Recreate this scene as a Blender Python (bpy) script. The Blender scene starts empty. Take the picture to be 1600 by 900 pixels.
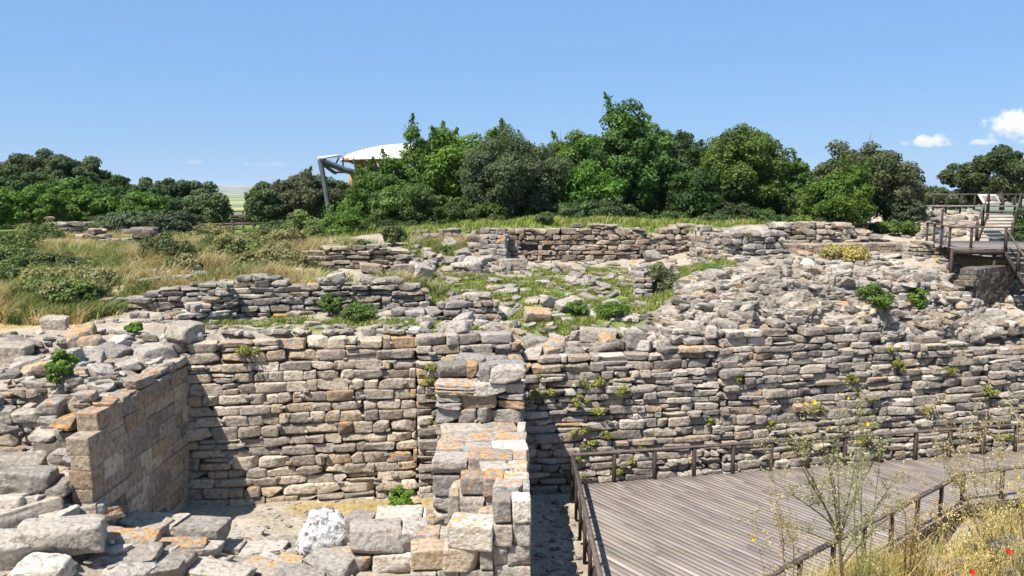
import bpy, math, random
import numpy as np
from mathutils import Vector, Matrix

random.seed(7)
RNG = np.random.default_rng(7)
scene = bpy.context.scene
COL = scene.collection
R = math.radians

# ------------------------------------------------------------------ camera
CAM_Z, PITCH, FPX = 7.84, R(7.1), 1232.0
cam_data = bpy.data.cameras.new('camera')
cam_data.sensor_width = 36.0
cam_data.lens = FPX / 1600.0 * 36.0
cam_data.clip_start, cam_data.clip_end = 0.1, 60000.0
cam = bpy.data.objects.new('camera', cam_data)
cam.location = (0, 0, CAM_Z)
cam.rotation_euler = (R(90) - PITCH, 0, 0)
COL.objects.link(cam)
scene.camera = cam

# ------------------------------------------------------------------ light
SUN_TO = Vector((-0.38, -0.36, 0.86)).normalized()
SUN_EL = math.asin(SUN_TO.z)
SUN_ROT = math.atan2(SUN_TO.x, SUN_TO.y)
sun_data = bpy.data.lights.new('sun', 'SUN')
sun_data.energy, sun_data.angle, sun_data.color = 5.0, R(0.5), (1.0, 0.935, 0.84)
sun = bpy.data.objects.new('sun', sun_data)
sun.rotation_euler = SUN_TO.to_track_quat('Z', 'Y').to_euler()
COL.objects.link(sun)
scene.view_settings.view_transform = 'Standard'
scene.view_settings.look = 'None'
scene.view_settings.exposure = 0.95
scene.view_settings.gamma = 1.0
scene.view_settings.use_curve_mapping = False
SKY_STRENGTH = 0.05


def ray(px, py):
    """x and z per metre of y along the ray through a pixel of the 1600 x 900 photograph."""
    u = (450.0 - py) / FPX
    dy = math.cos(PITCH) + u * math.sin(PITCH)
    return (px - 800.0) / FPX / dy, (-math.sin(PITCH) + u * math.cos(PITCH)) / dy


def at(px, py, y):
    a, b = ray(px, py)
    return np.array((a * y, y, CAM_Z + b * y))


class NT:
    """small helper for node trees"""
    def __init__(self, tree):
        self.t = tree
        tree.nodes.clear()

    def n(self, kind, **kw):
        nd = self.t.nodes.new(kind)
        for k, v in kw.items():
            if k.startswith('i_'):
                key = k[2:]
                nd.inputs[int(key) if key.isdigit() else key.replace('_', ' ')].default_value = v
            else:
                setattr(nd, k, v)
        return nd

    def l(self, a, b):
        self.t.links.new(a, b)

    def math(self, op, a, b=None, c=None, clamp=False):
        nd = self.t.nodes.new('ShaderNodeMath')
        nd.operation, nd.use_clamp = op, clamp
        for i, v in enumerate((a, b, c)):
            if v is None:
                continue
            if hasattr(v, 'links'):
                self.l(v, nd.inputs[i])
            else:
                nd.inputs[i].default_value = v
        return nd.outputs[0]

    def ramp(self, v, lo, hi, a=0.0, b=1.0):
        nd = self.n('ShaderNodeMapRange', clamp=True, interpolation_type='SMOOTHSTEP')
        for k, x in (('From Min', lo), ('From Max', hi), ('To Min', a), ('To Max', b)):
            nd.inputs[k].default_value = x
        self.l(v, nd.inputs['Value'])
        return nd.outputs['Result']

    def mix(self, f, a, b, mode='MIX'):
        nd = self.n('ShaderNodeMix', data_type='RGBA', blend_type=mode)
        for sock, v in ((nd.inputs[0], f), (nd.inputs[6], a), (nd.inputs[7], b)):
            if hasattr(v, 'links'):
                self.l(v, sock)
            else:
                sock.default_value = v if not isinstance(v, tuple) or len(v) == 4 else (*v, 1.0)
        return nd.outputs[2]

    def noise(self, vec, scale, detail=4.0, rough=0.55):
        nd = self.n('ShaderNodeTexNoise')
        nd.inputs['Scale'].default_value = scale
        nd.inputs['Detail'].default_value = detail
        nd.inputs['Roughness'].default_value = rough
        if vec is not None:
            self.l(vec, nd.inputs['Vector'])
        return nd.outputs['Fac']


# ------------------------------------------------------------------ sky
world = bpy.data.worlds.new('World')
scene.world = world
world.use_nodes = True
w = NT(world.node_tree)
sky = w.n('ShaderNodeTexSky', sky_type='NISHITA', sun_disc=False, sun_elevation=SUN_EL, sun_rotation=SUN_ROT,
          altitude=20.0, air_density=1.0, dust_density=0.0, ozone_density=3.0)
dirn = w.n('ShaderNodeTexCoord').outputs['Generated']


def cloud_mask(px, py, half_w, half_h, seed, thr=0.0):
    a, b = ray(px, py)
    c = Vector((a, 1.0, b)).normalized()
    r = c.cross(Vector((0, 0, 1))).normalized()
    u = r.cross(c).normalized()

    def dot(v, k):
        nd = w.n('ShaderNodeVectorMath', operation='DOT_PRODUCT')
        w.l(dirn, nd.inputs[0])
        nd.inputs[1].default_value = tuple(v)
        return w.math('DIVIDE', nd.outputs['Value'], k)
    hx, hz = dot(r, half_w / FPX), dot(u, half_h / FPX)
    below = w.math('MULTIPLY', w.math('MINIMUM', hz, 0.0), 0.9)      # a flatter base
    hz2 = w.math('ADD', hz, below)
    r2 = w.math('ADD', w.math('MULTIPLY', hx, hx), w.math('MULTIPLY', hz2, hz2))
    nz = w.n('ShaderNodeTexNoise', noise_dimensions='4D')
    nz.inputs['W'].default_value = seed
    nz.inputs['Scale'].default_value = 70.0
    nz.inputs['Detail'].default_value = 6.0
    nz.inputs['Roughness'].default_value = 0.6
    w.l(dirn, nz.inputs['Vector'])
    nn = w.math('MULTIPLY', w.math('SUBTRACT', nz.outputs['Fac'], 0.5), 2.6)
    v = w.math('ADD', w.math('SUBTRACT', 0.75, r2), nn)
    m = w.ramp(v, 0.0 + thr, 0.75 + thr)
    front = w.n('ShaderNodeVectorMath', operation='DOT_PRODUCT')
    w.l(dirn, front.inputs[0])
    front.inputs[1].default_value = tuple(c)
    return w.math('MULTIPLY', m, w.math('GREATER_THAN', front.outputs['Value'], 0.9)), hz


sky_col = w.mix(1.0, sky.outputs['Color'], (0.92, 0.97, 1.12), 'MULTIPLY')
sky_col = w.mix(0.6, sky_col, (3.0, 5.9, 10.6))      # clear blue down to the horizon
for (px, py, hw, hh, sd, lo, strength) in ((1452, 223, 38, 15, 1.3, 0.0, 0.8), (1605, 200, 62, 36, 4.1, 0.0, 0.95), (1541, 223, 22, 8, 7.7, 0.0, 0.6),
                                       (300, 254, 22, 5, 2.2, 0.1, 0.22), (425, 258, 60, 6, 9.2, 0.1, 0.18), (1610, 222, 20, 9, 5.0, 0.0, 0.6)):
    m, hz = cloud_mask(px, py, hw, hh, sd, lo)
    shade = w.ramp(hz, -0.9, 0.5)
    ccol = w.mix(shade, (8.4, 8.7, 9.8), (12.6, 12.2, 12.0))
    sky_col = w.mix(w.math('MULTIPLY', m, strength), sky_col, ccol)
bg = w.n('ShaderNodeBackground')
bg.inputs['Strength'].default_value = SKY_STRENGTH
w.l(sky_col, bg.inputs['Color'])
w.l(bg.outputs[0], w.n('ShaderNodeOutputWorld').inputs['Surface'])

# ------------------------------------------------------------------ noise in numpy
_LAT = np.random.default_rng(11).random((32, 32, 32))


def vnoise(p):
    p = np.asarray(p, float)
    i = np.floor(p).astype(int)
    f = p - i
    f = f * f * (3 - 2 * f)
    out = 0.0
    for dx in (0, 1):
        for dy in (0, 1):
            for dz in (0, 1):
                wgt = (f[..., 0] if dx else 1 - f[..., 0]) * (f[..., 1] if dy else 1 - f[..., 1]) * (f[..., 2] if dz else 1 - f[..., 2])
                out = out + wgt * _LAT[(i[..., 0] + dx) % 32, (i[..., 1] + dy) % 32, (i[..., 2] + dz) % 32]
    return out


def fbm(p, octaves=4, gain=0.5):
    p = np.asarray(p, float)
    a, s, tot = 1.0, 0.0, 0.0
    for o in range(octaves):
        s = s + a * vnoise(p * 2.03 ** o + 7.31 * o)
        tot += a
        a *= gain
    return s / tot


def fbm2(x, y, scale, octaves=4, off=0.0):
    return fbm(np.stack([np.asarray(x, float) * scale + off, np.asarray(y, float) * scale + off * 1.7, np.zeros_like(np.asarray(x, float)) + off], -1), octaves)


def sstep(v, lo, hi):
    t = np.clip((v - lo) / (hi - lo), 0, 1)
    return t * t * (3 - 2 * t)


# ------------------------------------------------------------------ objects
def make_mesh(name, verts, faces, mat=None, smooth=True, col=None, sharp=None):
    """faces: list of arrays (n,3) or (n,4), or of tuples"""
    me = bpy.data.meshes.new(name)
    verts = np.asarray(verts, np.float32)
    if isinstance(faces, np.ndarray):
        faces = [faces]
    if faces and isinstance(faces[0], np.ndarray):
        loops = np.concatenate([f.reshape(-1) for f in faces if len(f)]).astype(np.int32)
        sizes = np.concatenate([np.full(len(f), f.shape[1], np.int32) for f in faces if len(f)])
        me.vertices.add(len(verts))
        me.vertices.foreach_set('co', verts.reshape(-1))
        me.loops.add(len(loops))
        me.loops.foreach_set('vertex_index', loops)
        me.polygons.add(len(sizes))
        starts = np.concatenate([[0], np.cumsum(sizes)[:-1]]).astype(np.int32)
        me.polygons.foreach_set('loop_start', starts)
        me.polygons.foreach_set('loop_total', sizes)
    else:
        me.from_pydata([tuple(map(float, v)) for v in verts], [], [tuple(map(int, f)) for f in faces])
    me.update(calc_edges=True)
    me.validate()
    if smooth:
        me.polygons.foreach_set('use_smooth', np.ones(len(me.polygons), bool))
    if col is not None:
        a = me.color_attributes.new('col', 'FLOAT_COLOR', 'POINT')
        c = np.ones((len(verts), 4), np.float32)
        c[:, :col.shape[1]] = col
        a.data.foreach_set('color', c.reshape(-1))
    if sharp:
        me.set_sharp_from_angle(angle=sharp)
    if mat is not None:
        me.materials.append(mat)
    return me


def link(name, me, parent=None, loc=None):
    o = bpy.data.objects.new(name, me)
    COL.objects.link(o)
    if parent is not None:
        o.parent = parent
        o.matrix_parent_inverse = Matrix.Translation(parent.location).inverted() if loc is None else Matrix.Identity(4)
    if loc is not None:
        o.location = loc
    return o


def tag(o, label=None, cat=None, group=None, kind=None):
    if label: o['label'] = label
    if cat: o['category'] = cat
    if group: o['group'] = group
    if kind: o['kind'] = kind
    return o


def empty(name, loc, label, cat, group=None):
    o = bpy.data.objects.new(name, None)
    o.empty_display_size = 0.2
    o.location = loc
    COL.objects.link(o)
    return tag(o, label, cat, group)


class MB:
    """collects geometry of one mesh"""
    def __init__(self):
        self.v, self.q, self.t, self.c, self.n = [], [], [], [], 0

    def add(self, v, q=None, t=None, c=None):
        v = np.asarray(v, float)
        if q is not None and len(q):
            self.q.append(np.asarray(q, int) + self.n)
        if t is not None and len(t):
            self.t.append(np.asarray(t, int) + self.n)
        self.v.append(v)
        if c is not None:
            c = np.asarray(c, float)
            self.c.append(np.broadcast_to(c, (len(v), c.shape[-1])))
        self.n += len(v)

    def box(self, c, size, M=None, col=None):
        s = np.array(size) / 2.0
        v = np.array([(x, y, z) for x in (-1, 1) for y in (-1, 1) for z in (-1, 1)], float) * s
        if M is not None:
            v = v @ np.asarray(M).T
        self.add(v + np.asarray(c), q=[(0, 1, 3, 2), (4, 6, 7, 5), (0, 4, 5, 1), (2, 3, 7, 6), (0, 2, 6, 4), (1, 5, 7, 3)], c=col)

    def beam(self, a, b, wd, ht, col=None, up=(0, 0, 1)):
        a, b = np.asarray(a, float), np.asarray(b, float)
        d = b - a
        L = np.linalg.norm(d)
        d = d / L
        s = np.cross(d, up)
        if np.linalg.norm(s) < 1e-4:
            s = np.cross(d, (0, 1, 0))
        s /= np.linalg.norm(s)
        u = np.cross(s, d)
        self.box((a + b) / 2, (L, wd, ht), np.stack([d, s, u], 1), col)

    def tube(self, pts, rad, sides=6, col=None, cap=True):
        pts = np.asarray(pts, float)
        rad = np.broadcast_to(np.asarray(rad, float), (len(pts),))
        tan = np.gradient(pts, axis=0)
        tan /= np.linalg.norm(tan, axis=1, keepdims=True) + 1e-9
        ref = np.array((0.31, 0.87, 0.11)) if abs(tan[0, 2]) > 0.8 else np.array((0.05, 0.1, 1.0))
        a = np.cross(tan, ref)
        a /= np.linalg.norm(a, axis=1, keepdims=True) + 1e-9
        b = np.cross(tan, a)
        ang = np.linspace(0, 2 * np.pi, sides, endpoint=False)
        ring = np.cos(ang)[None, :, None] * a[:, None] + np.sin(ang)[None, :, None] * b[:, None]
        v = (pts[:, None] + ring * rad[:, None, None]).reshape(-1, 3)
        q = []
        for i in range(len(pts) - 1):
            for j in range(sides):
                k = (j + 1) % sides
                q.append((i * sides + j, i * sides + k, (i + 1) * sides + k, (i + 1) * sides + j))
        self.add(v, q=q, c=col)

    sharp = None

    def mesh(self, name, mat, smooth=True):
        f = []
        if self.q: f.append(np.concatenate(self.q))
        if self.t: f.append(np.concatenate(self.t))
        return make_mesh(name, np.concatenate(self.v), f, mat, smooth, np.concatenate(self.c) if self.c else None, self.sharp)

    def build(self, name, mat, parent=None, smooth=True):
        return link(name, self.mesh(name, mat, smooth), parent)


# ------------------------------------------------------------------ materials
def material(name):
    m = bpy.data.materials.new(name)
    m.use_nodes = True
    return m, NT(m.node_tree)


def finish(t, color, rough=0.9, bump=None, bump_d=0.02, spec=0.2, strength=1.0):
    b = t.n('ShaderNodeBsdfPrincipled')
    if hasattr(color, 'links'):
        t.l(color, b.inputs['Base Color'])
    else:
        b.inputs['Base Color'].default_value = (*color, 1)
    b.inputs['Roughness'].default_value = rough
    b.inputs['Specular IOR Level'].default_value = spec
    if bump is not None:
        bp = t.n('ShaderNodeBump')
        bp.inputs['Strength'].default_value = strength
        bp.inputs['Distance'].default_value = bump_d
        t.l(bump, bp.inputs['Height'])
        t.l(bp.outputs[0], b.inputs['Normal'])
    t.l(b.outputs[0], t.n('ShaderNodeOutputMaterial').inputs['Surface'])


def stone_material(name, loose=False, lichen=1.0, scale=1.0):
    """weathered limestone: grey crust, pale worn patches, black specks, orange lichen on the sides that face the weather"""
    m, t = material(name)
    geo = t.n('ShaderNodeNewGeometry')
    pos = geo.outputs['Position']
    if loose:
        rnd = t.n('ShaderNodeObjectInfo').outputs['Random']
        cr = t.n('ShaderNodeValToRGB')
        els = cr.color_ramp.elements
        els[0].position, els[0].color = 0.0, (0.20, 0.182, 0.16, 1)
        els[1].position, els[1].color = 1.0, (0.52, 0.478, 0.42, 1)
        for p, c in ((0.2, (0.38, 0.350, 0.308, 1)), (0.4, (0.26, 0.24, 0.214, 1)), (0.55, (0.45, 0.412, 0.36, 1)), (0.7, (0.35, 0.295, 0.235, 1)), (0.85, (0.37, 0.338, 0.298, 1))):
            e = els.new(p)
            e.color = c
        t.l(rnd, cr.inputs[0])
        base = cr.outputs[0]
        lich = t.ramp(t.math('FRACT', t.math('MULTIPLY', rnd, 7.13)), 0.72, 1.0)
        lich = t.math('MULTIPLY', lich, 0.8)
    else:
        at_ = t.n('ShaderNodeVertexColor', layer_name='col')
        base = at_.outputs['Color']
        lich = at_.outputs['Alpha']
    n1 = t.noise(pos, 2.6 * scale, 5, 0.6)
    n2 = t.noise(pos, 9.0 * scale, 6, 0.6)
    n3 = t.noise(pos, 45.0 * scale, 4, 0.6)
    vor = t.n('ShaderNodeTexVoronoi', feature='F1')
    vor.inputs['Scale'].default_value = 11.0 * scale
    vor.inputs['Randomness'].default_value = 1.0
    t.l(pos, vor.inputs['Vector'])
    n0 = t.noise(pos, 0.9 * scale, 4, 0.6)
    c = t.mix(t.ramp(n1, 0.35, 0.7), base, (0.90, 0.885, 0.87), 'MULTIPLY')
    c = t.mix(t.math('MULTIPLY', t.ramp(n0, 0.52, 0.70), 0.35), c, t.mix(1.0, c, (1.0, 0.86, 0.66), 'MULTIPLY'))   # ochre staining
    c = t.mix(t.math('MULTIPLY', t.ramp(n2, 0.52, 0.68), 0.4), c, (0.49, 0.452, 0.395))          # pale worn crust
    c = t.mix(t.math('MULTIPLY', t.ramp(n2, 0.50, 0.36), 0.6), c, (0.125, 0.112, 0.096))            # grey black crust
    c = t.mix(t.math('MULTIPLY', t.ramp(n3, 0.38, 0.28), 0.5), c, (0.10, 0.095, 0.09))             # pits and specks
    sep = t.n('ShaderNodeSeparateXYZ')
    t.l(geo.outputs['True Normal'], sep.inputs[0])
    up = t.ramp(sep.outputs['Z'], -0.1, 0.75, 0.28, 1.0)
    nl = t.noise(pos, 6.0, 5, 0.6)
    lm = t.math('ADD', nl, t.math('MULTIPLY', lich, 0.29))
    lm = t.math('MULTIPLY', t.ramp(lm, 0.675, 0.72), up)
    lm = t.math('MULTIPLY', lm, t.ramp(n3, 0.34, 0.48, 0.5, 0.95))
    lm = t.math('MULTIPLY', lm, lichen * 0.8)
    lcol = t.mix(t.ramp(n2, 0.4, 0.6), (0.42, 0.19, 0.055), (0.56, 0.31, 0.10))
    c = t.mix(lm, c, lcol)
    h = t.math('ADD', t.math('MULTIPLY', n2, 0.7), t.math('MULTIPLY', n3, 0.35))
    h = t.math('ADD', h, t.math('MULTIPLY', vor.outputs['Distance'], 0.25))
    finish(t, c, 0.93, h, 0.07, 0.12)
    return m


def plain_noise_material(name, c1, c2, scale=6.0, rough=0.9, bump_d=0.01, detail=5, stretch=None):
    m, t = material(name)
    tc = t.n('ShaderNodeNewGeometry').outputs['Position']
    if stretch:
        mp = t.n('ShaderNodeMapping')
        mp.inputs['Scale'].default_value = stretch
        t.l(tc, mp.inputs['Vector'])
        tc = mp.outputs[0]
    n = t.noise(tc, scale, detail, 0.6)
    finish(t, t.mix(t.ramp(n, 0.3, 0.7), c1, c2), rough, n, bump_d, 0.2)
    return m


def leaf_material(name, transl=0.35, rough=0.6):
    m, t = material(name)
    a = t.n('ShaderNodeVertexColor', layer_name='col').outputs['Color']
    b = t.n('ShaderNodeBsdfPrincipled')
    b.inputs['Roughness'].default_value = rough
    b.inputs['Specular IOR Level'].default_value = 0.18
    t.l(a, b.inputs['Base Color'])
    tr = t.n('ShaderNodeBsdfTranslucent')
    t.l(t.mix(1.0, a, (1.25, 1.25, 0.55), 'MULTIPLY'), tr.inputs['Color'])
    mx = t.n('ShaderNodeMixShader')
    mx.inputs[0].default_value = transl
    t.l(b.outputs[0], mx.inputs[1])
    t.l(tr.outputs[0], mx.inputs[2])
    t.l(mx.outputs[0], t.n('ShaderNodeOutputMaterial').inputs['Surface'])
    return m


M_STONE = stone_material('weathered_limestone')
M_LOOSE = stone_material('loose_limestone', loose=True)
M_ASHLAR = stone_material('dressed_limestone', lichen=0.6, scale=0.8)
M_EARTH = plain_noise_material('packed_earth_core', (0.06, 0.05, 0.042), (0.125, 0.105, 0.085), 7.0, 0.95, 0.03)
M_LEAF = leaf_material('tree_leaves', 0.3, 0.55)
M_GRASS = leaf_material('grass_blades', 0.3, 0.7)
M_BARK = plain_noise_material('bark', (0.07, 0.055, 0.04), (0.16, 0.13, 0.10), 12.0, 0.95, 0.03, stretch=(1, 1, 0.25))
M_POST = plain_noise_material('dark_stained_timber', (0.030, 0.022, 0.018), (0.06, 0.045, 0.036), 9.0, 0.7, 0.004, stretch=(1, 1, 0.2))
M_RAIL = plain_noise_material('weathered_rail_timber', (0.075, 0.06, 0.052), (0.13, 0.105, 0.09), 9.0, 0.7, 0.004)
M_STEEL = plain_noise_material('grey_painted_steel', (0.075, 0.088, 0.10), (0.11, 0.125, 0.14), 2.0, 0.5, 0.001)
M_WHITE = plain_noise_material('white_membrane', (0.70, 0.655, 0.58), (0.76, 0.72, 0.65), 0.5, 0.7, 0.0)
M_WOOD = plain_noise_material('glued_timber', (0.36, 0.19, 0.08), (0.48, 0.27, 0.12), 4.0, 0.7, 0.002)
M_STEM = leaf_material('plant_stems', 0.0, 0.7)


def plank_material():
    m, t = material('weathered_deck_planks')
    a = t.n('ShaderNodeVertexColor', layer_name='col').outputs['Color']
    pos = t.n('ShaderNodeNewGeometry').outputs['Position']
    mp = t.n('ShaderNodeMapping')
    mp.inputs['Rotation'].default_value = (0, 0, R(53))
    mp.inputs['Scale'].default_value = (0.6, 14.0, 1.0)
    t.l(pos, mp.inputs['Vector'])
    g = t.noise(mp.outputs[0], 3.0, 6, 0.65)
    blot = t.noise(pos, 1.4, 5, 0.6)
    spots = t.noise(pos, 5.0, 3, 0.7)
    c = t.mix(t.ramp(g, 0.3, 0.7), a, (0.86, 0.85, 0.84), 'MULTIPLY')
    c = t.mix(t.math('MULTIPLY', t.ramp(blot, 0.55, 0.75), 0.4), c, (0.27, 0.245, 0.22))
    c = t.mix(t.math('MULTIPLY', t.ramp(spots, 0.72, 0.8), 0.5), c, (0.42, 0.38, 0.33))
    finish(t, c, 0.8, g, 0.004, 0.2)
    return m


M_PLANK = plank_material()

# ------------------------------------------------------------------ terrain
YW_X = np.array([-40, -9.6, -2.6, 0.8, 6.1, 15.0, 22.0, 45.0])
YW_Y = np.array([16.0, 19.55, 20.5, 21.0, 21.9, 23.75, 25.4, 31.0])


def yw(x):
    return np.interp(x, YW_X, YW_Y)


UP = [at(*p) for p in (
    (20, 520, 21.5), (100, 508, 22.5), (200, 512, 22), (300, 516, 22), (400, 510, 22.3), (500, 510, 22.5), (620, 508, 22.5), (700, 508, 22.7), (780, 510, 22.6),
    (0, 470, 24.5), (50, 450, 26), (50, 400, 31), (150, 440, 27.5), (250, 438, 26.5), (250, 405, 31), (150, 375, 41), (60, 370, 42), (330, 378, 40), (400, 362, 50), (400, 400, 30), (330, 420, 28),
    (550, 497, 23.7), (450, 499, 23.6), (370, 501, 23.4), (250, 494, 23.6), (180, 490, 23.6),
    (390, 436, 26), (500, 440, 26.5), (600, 442, 27),
    (550, 388, 30), (470, 396, 30), (640, 386, 31), (600, 380, 34), (520, 375, 36),
    (820, 552, 22.2), (900, 546, 22.6), (1000, 538, 23), (900, 500, 24.3), (820, 495, 24.6), (900, 470, 25.8), (900, 432, 30), (820, 435, 29.5), (900, 415, 33.6), (830, 413, 33.6), (1000, 440, 29), (1000, 414, 33.6),
    (700, 480, 25.2), (690, 450, 27.5), (720, 430, 29), (720, 405, 31.5), (700, 380, 34.5), (1050, 418, 32.5), (1020, 490, 25),
    (850, 346, 39), (950, 346, 39), (750, 352, 39), (1050, 350, 38.5), (650, 362, 38),
    (1100, 522, 23.3), (1200, 522, 23.6), (1300, 524, 24.1), (1400, 540, 24.6), (1500, 528, 25.3), (1600, 520, 26),
    (1090, 455, 25.2), (1110, 434, 25.6), (1200, 428, 25.2), (1300, 425, 25.4), (1250, 470, 24.3), (1150, 475, 24.2), (1350, 475, 24.6), (1400, 432, 25.9), (1480, 452, 26.6), (1550, 495, 27.2), (1620, 500, 27.5),
    (1150, 402, 31), (1180, 424, 27.6), (1280, 420, 28), (1380, 424, 28.4), (1250, 400, 32.6), (1350, 398, 33), (1420, 402, 32.4), (1440, 420, 30), (1470, 440, 28.8), (1560, 490, 28.7), (1620, 470, 30),
    (1400, 378, 38), (1300, 362, 40), (1180, 352, 38.5), (1470, 345, 42), (1540, 335, 44), (1620, 345, 42), (1480, 395, 33), (1560, 403, 32.5), (1520, 402, 32.2), (1590, 402, 32.2), (1500, 480, 27.2), (1530, 490, 27.9), (1570, 492, 28.9), (1600, 484, 29.6), (1620, 440, 31))]
UP += [np.array(p, float) for p in ((-45, 30, 5.3), (-45, 60, 5.2), (-18, 60, 5.25), (0, 60, 6.0), (30, 60, 6.4), (40, 35, 5.0), (-30, 45, 5.3), (-16, 52, 5.2), (15, 52, 6.2), (45, 60, 6.3), (-25, 22, 4.0), (34, 28, 4.0))]
LOW = [np.array(p, float) for p in (
    (-7.5, 19.6, -.45), (-5, 19.9, -.45), (-3, 20.3, -.45), (-5, 18, -.36), (-3, 18, -.3), (-6, 16.8, -.08), (-3.5, 16.5, -.02), (-5, 15.3, 0), (-3, 14.5, 0), (-1, 18, -.3), (-7, 18, -.3),
    (-8.3, 19.4, -.3), (-8.2, 17.6, .15), (-8.1, 15.0, 1.1), (-9.5, 15.5, 1.8), (-11, 16, 2.1), (-9, 14, 1.0), (-7, 15.2, .45), (-6.3, 14.6, .3), (-10, 13, 1.0), (-7, 13, .3), (-13, 15, 2.1), (-16, 16, 2.3), (-16, 12, 1.6), (-9.9, 16.8, 1.9), (-8.3, 16.4, .5), (-8.8, 16.6, .7), (-30, 14, 2.3),
    (.8, 20.6, -.5), (.8, 18, -.5), (1.1, 16, -.5), (1.2, 14, -.5), (3, 18, -.7), (6, 19, -.7), (9, 20, -.7), (13, 21.5, -.7), (4, 15, -.7), (17, 23, -.6), (25, 25, -.4),
    (0, 0, 6.2), (5, 1, 6.1), (-6, 1, 6), (0, 5, 4.3), (-7, 5, 4.2), (0, 9, .9), (-8, 9, 1.4), (0, 12, -.3), (-4, 11, .1), (6, 5, 4.6), (2.5, 10, .6), (12, 5, 4.8), (20, 8, 4.4), (-20, 5, 4.5), (0, -10, 6.2), (20, -10, 6.2), (-20, -10, 6.2),
    (5.2, 10, 2.5), (6.6, 11, 2.35), (7.6, 11, 2.7), (8.6, 13, 1.75), (7.5, 13, .9), (10.6, 15.2, .3), (12.3, 16.6, -.3), (9.2, 15.8, -1.1), (11, 17.2, -1.2), (13, 18.4, -1.2), (7.9, 14.9, -1.0), (10.3, 17.0, -1.2), (6, 13, .2), (8, 15.4, -1.1), (4, 9, 2.4), (11, 12, 2.8), (14, 16, 1.7), (17, 19, .6), (20, 16, 2.2), (12, 18.3, -.3))]
UP, LOW = np.array(UP), np.array(LOW)


def idw(x, y, pts, power=3.4):
    num = np.zeros_like(x)
    den = np.zeros_like(x)
    for p in pts:
        d2 = (x - p[0]) ** 2 + (y - p[1]) ** 2 + 0.05
        wgt = d2 ** (-power / 2)
        num += wgt * p[2]
        den += wgt
    return num / den


def height_raw(x, y):
    x, y = np.asarray(x, float), np.asarray(y, float)
    lo = idw(x, y, LOW)
    up = idw(x, y, UP)
    block = sstep(-x, 8.95, 9.15) * sstep(y, 17.2, 17.5)
    lo = lo * (1 - block) + (3.45 + 0.04 * (y - 17)) * block
    k = sstep(y - yw(x), 0.72, 1.05)
    z = lo * (1 - k) + up * k
    z = z + (fbm2(x, y, 0.9, 4) - 0.5) * 0.22 + (fbm2(x, y, 4.0, 3, 3.3) - 0.5) * 0.07
    z = z - 0.0 * x
    r = np.sqrt((x * 0.8) ** 2 + (y - 25) ** 2)
    fall = sstep(r, 46, 120)
    z = z * (1 - fall) + (-21.0 + 1.2 * fbm2(x, y, 0.004, 3)) * fall
    return z


GX0, GY0, GS = -34.0, -4.0, 0.14
_gx = np.arange(GX0, 34.0, GS)
_gy = np.arange(GY0, 66.0, GS)
_HX, _HY = np.meshgrid(_gx, _gy)
HG = height_raw(_HX, _HY)


def h(x, y):
    x, y = np.asarray(x, float), np.asarray(y, float)
    fx = np.clip((x - GX0) / GS, 0, len(_gx) - 1.001)
    fy = np.clip((y - GY0) / GS, 0, len(_gy) - 1.001)
    i, j = fx.astype(int), fy.astype(int)
    a, b = fx - i, fy - j
    return (HG[j, i] * (1 - a) + HG[j, i + 1] * a) * (1 - b) + (HG[j + 1, i] * (1 - a) + HG[j + 1, i + 1] * a) * b


_YY = np.arange(8.0, 64.0, 0.04)


def hit(px, py):
    """the ground point seen at a pixel"""
    a, b = ray(px, py)
    z = CAM_Z + b * _YY
    below = np.nonzero(z < h(a * _YY, _YY))[0]
    y = _YY[below[0]] if len(below) else 60.0
    return np.array((a * y, y, float(h(a * y, y))))


# green and dry cover of the ground: the same masks colour the soil and place the blades
def blob(x, y, cx, cy, rx, ry):
    return np.exp(-(((x - cx) / rx) ** 2 + ((y - cy) / ry) ** 2))


GREEN = [(*hit(px, py)[:2], rx, ry) for px, py, rx, ry in (
    (850, 470, 1.9, 1.6), (800, 445, 2.0, 1.4), (960, 480, 1.2, 1.2), (720, 440, 1.6, 1.2), (640, 470, 1.0, .7), (930, 425, 2.6, 1.0), (1060, 425, 1.6, 1.2), (560, 505, 2.6, .6), (480, 515, 1.6, .45), (680, 515, 1.4, .5), (390, 508, 1.2, .4), (900, 480, 2.4, 1.8), (720, 460, 1.6, 1.0),
    (880, 350, 4.5, 2.0), (760, 352, 2.0, 2.0), (960, 350, 3.0, 1.2), (660, 375, 1.2, 2.0), (680, 400, 1.2, 1.4), (870, 515, 1.4, .4), (720, 520, 1.2, .3), (980, 540, 1.0, .5), (830, 490, 1.2, 1.0), (900, 455, 2.2, 1.4), (1000, 470, 1.0, 1.2), (770, 470, 1.2, 1.0))]
DRY = [(*hit(px, py)[:2], rx, ry) for px, py, rx, ry in (
    (40, 470, 3.4, 2.6), (20, 500, 2.5, 1.2), (110, 490, 2.0, 1.2), (150, 420, 3.6, 3.2), (300, 400, 4.0, 4.0), (100, 390, 4, 4), (420, 400, 2.6, 3.0), (620, 790, 1.3, .6), (520, 795, 1.6, .45), (1310, 395, 1.6, .8), (1400, 550, 1.2, .8), (940, 545, 1.6, .5), (770, 510, 1.0, .5), (700, 395, 1.6, 1.6), (1540, 406, 2.6, 1.2), (460, 870, .6, .4), (500, 444, 2.0, .8), (600, 446, 2.0, .7), (420, 436, 1.6, 1.0), (520, 392, 2.0, 1.5), (350, 440, 2.5, 1.4), (230, 470, 1.8, .8), (480, 410, 1.5, 1.5), (1500, 400, 2.0, 1.2))]
DRY += [(7.5, 12.0, 3.0, 2.2), (11, 15.5, 2.5, 2.0), (5, 9.5, 2.0, 1.6)]


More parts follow.
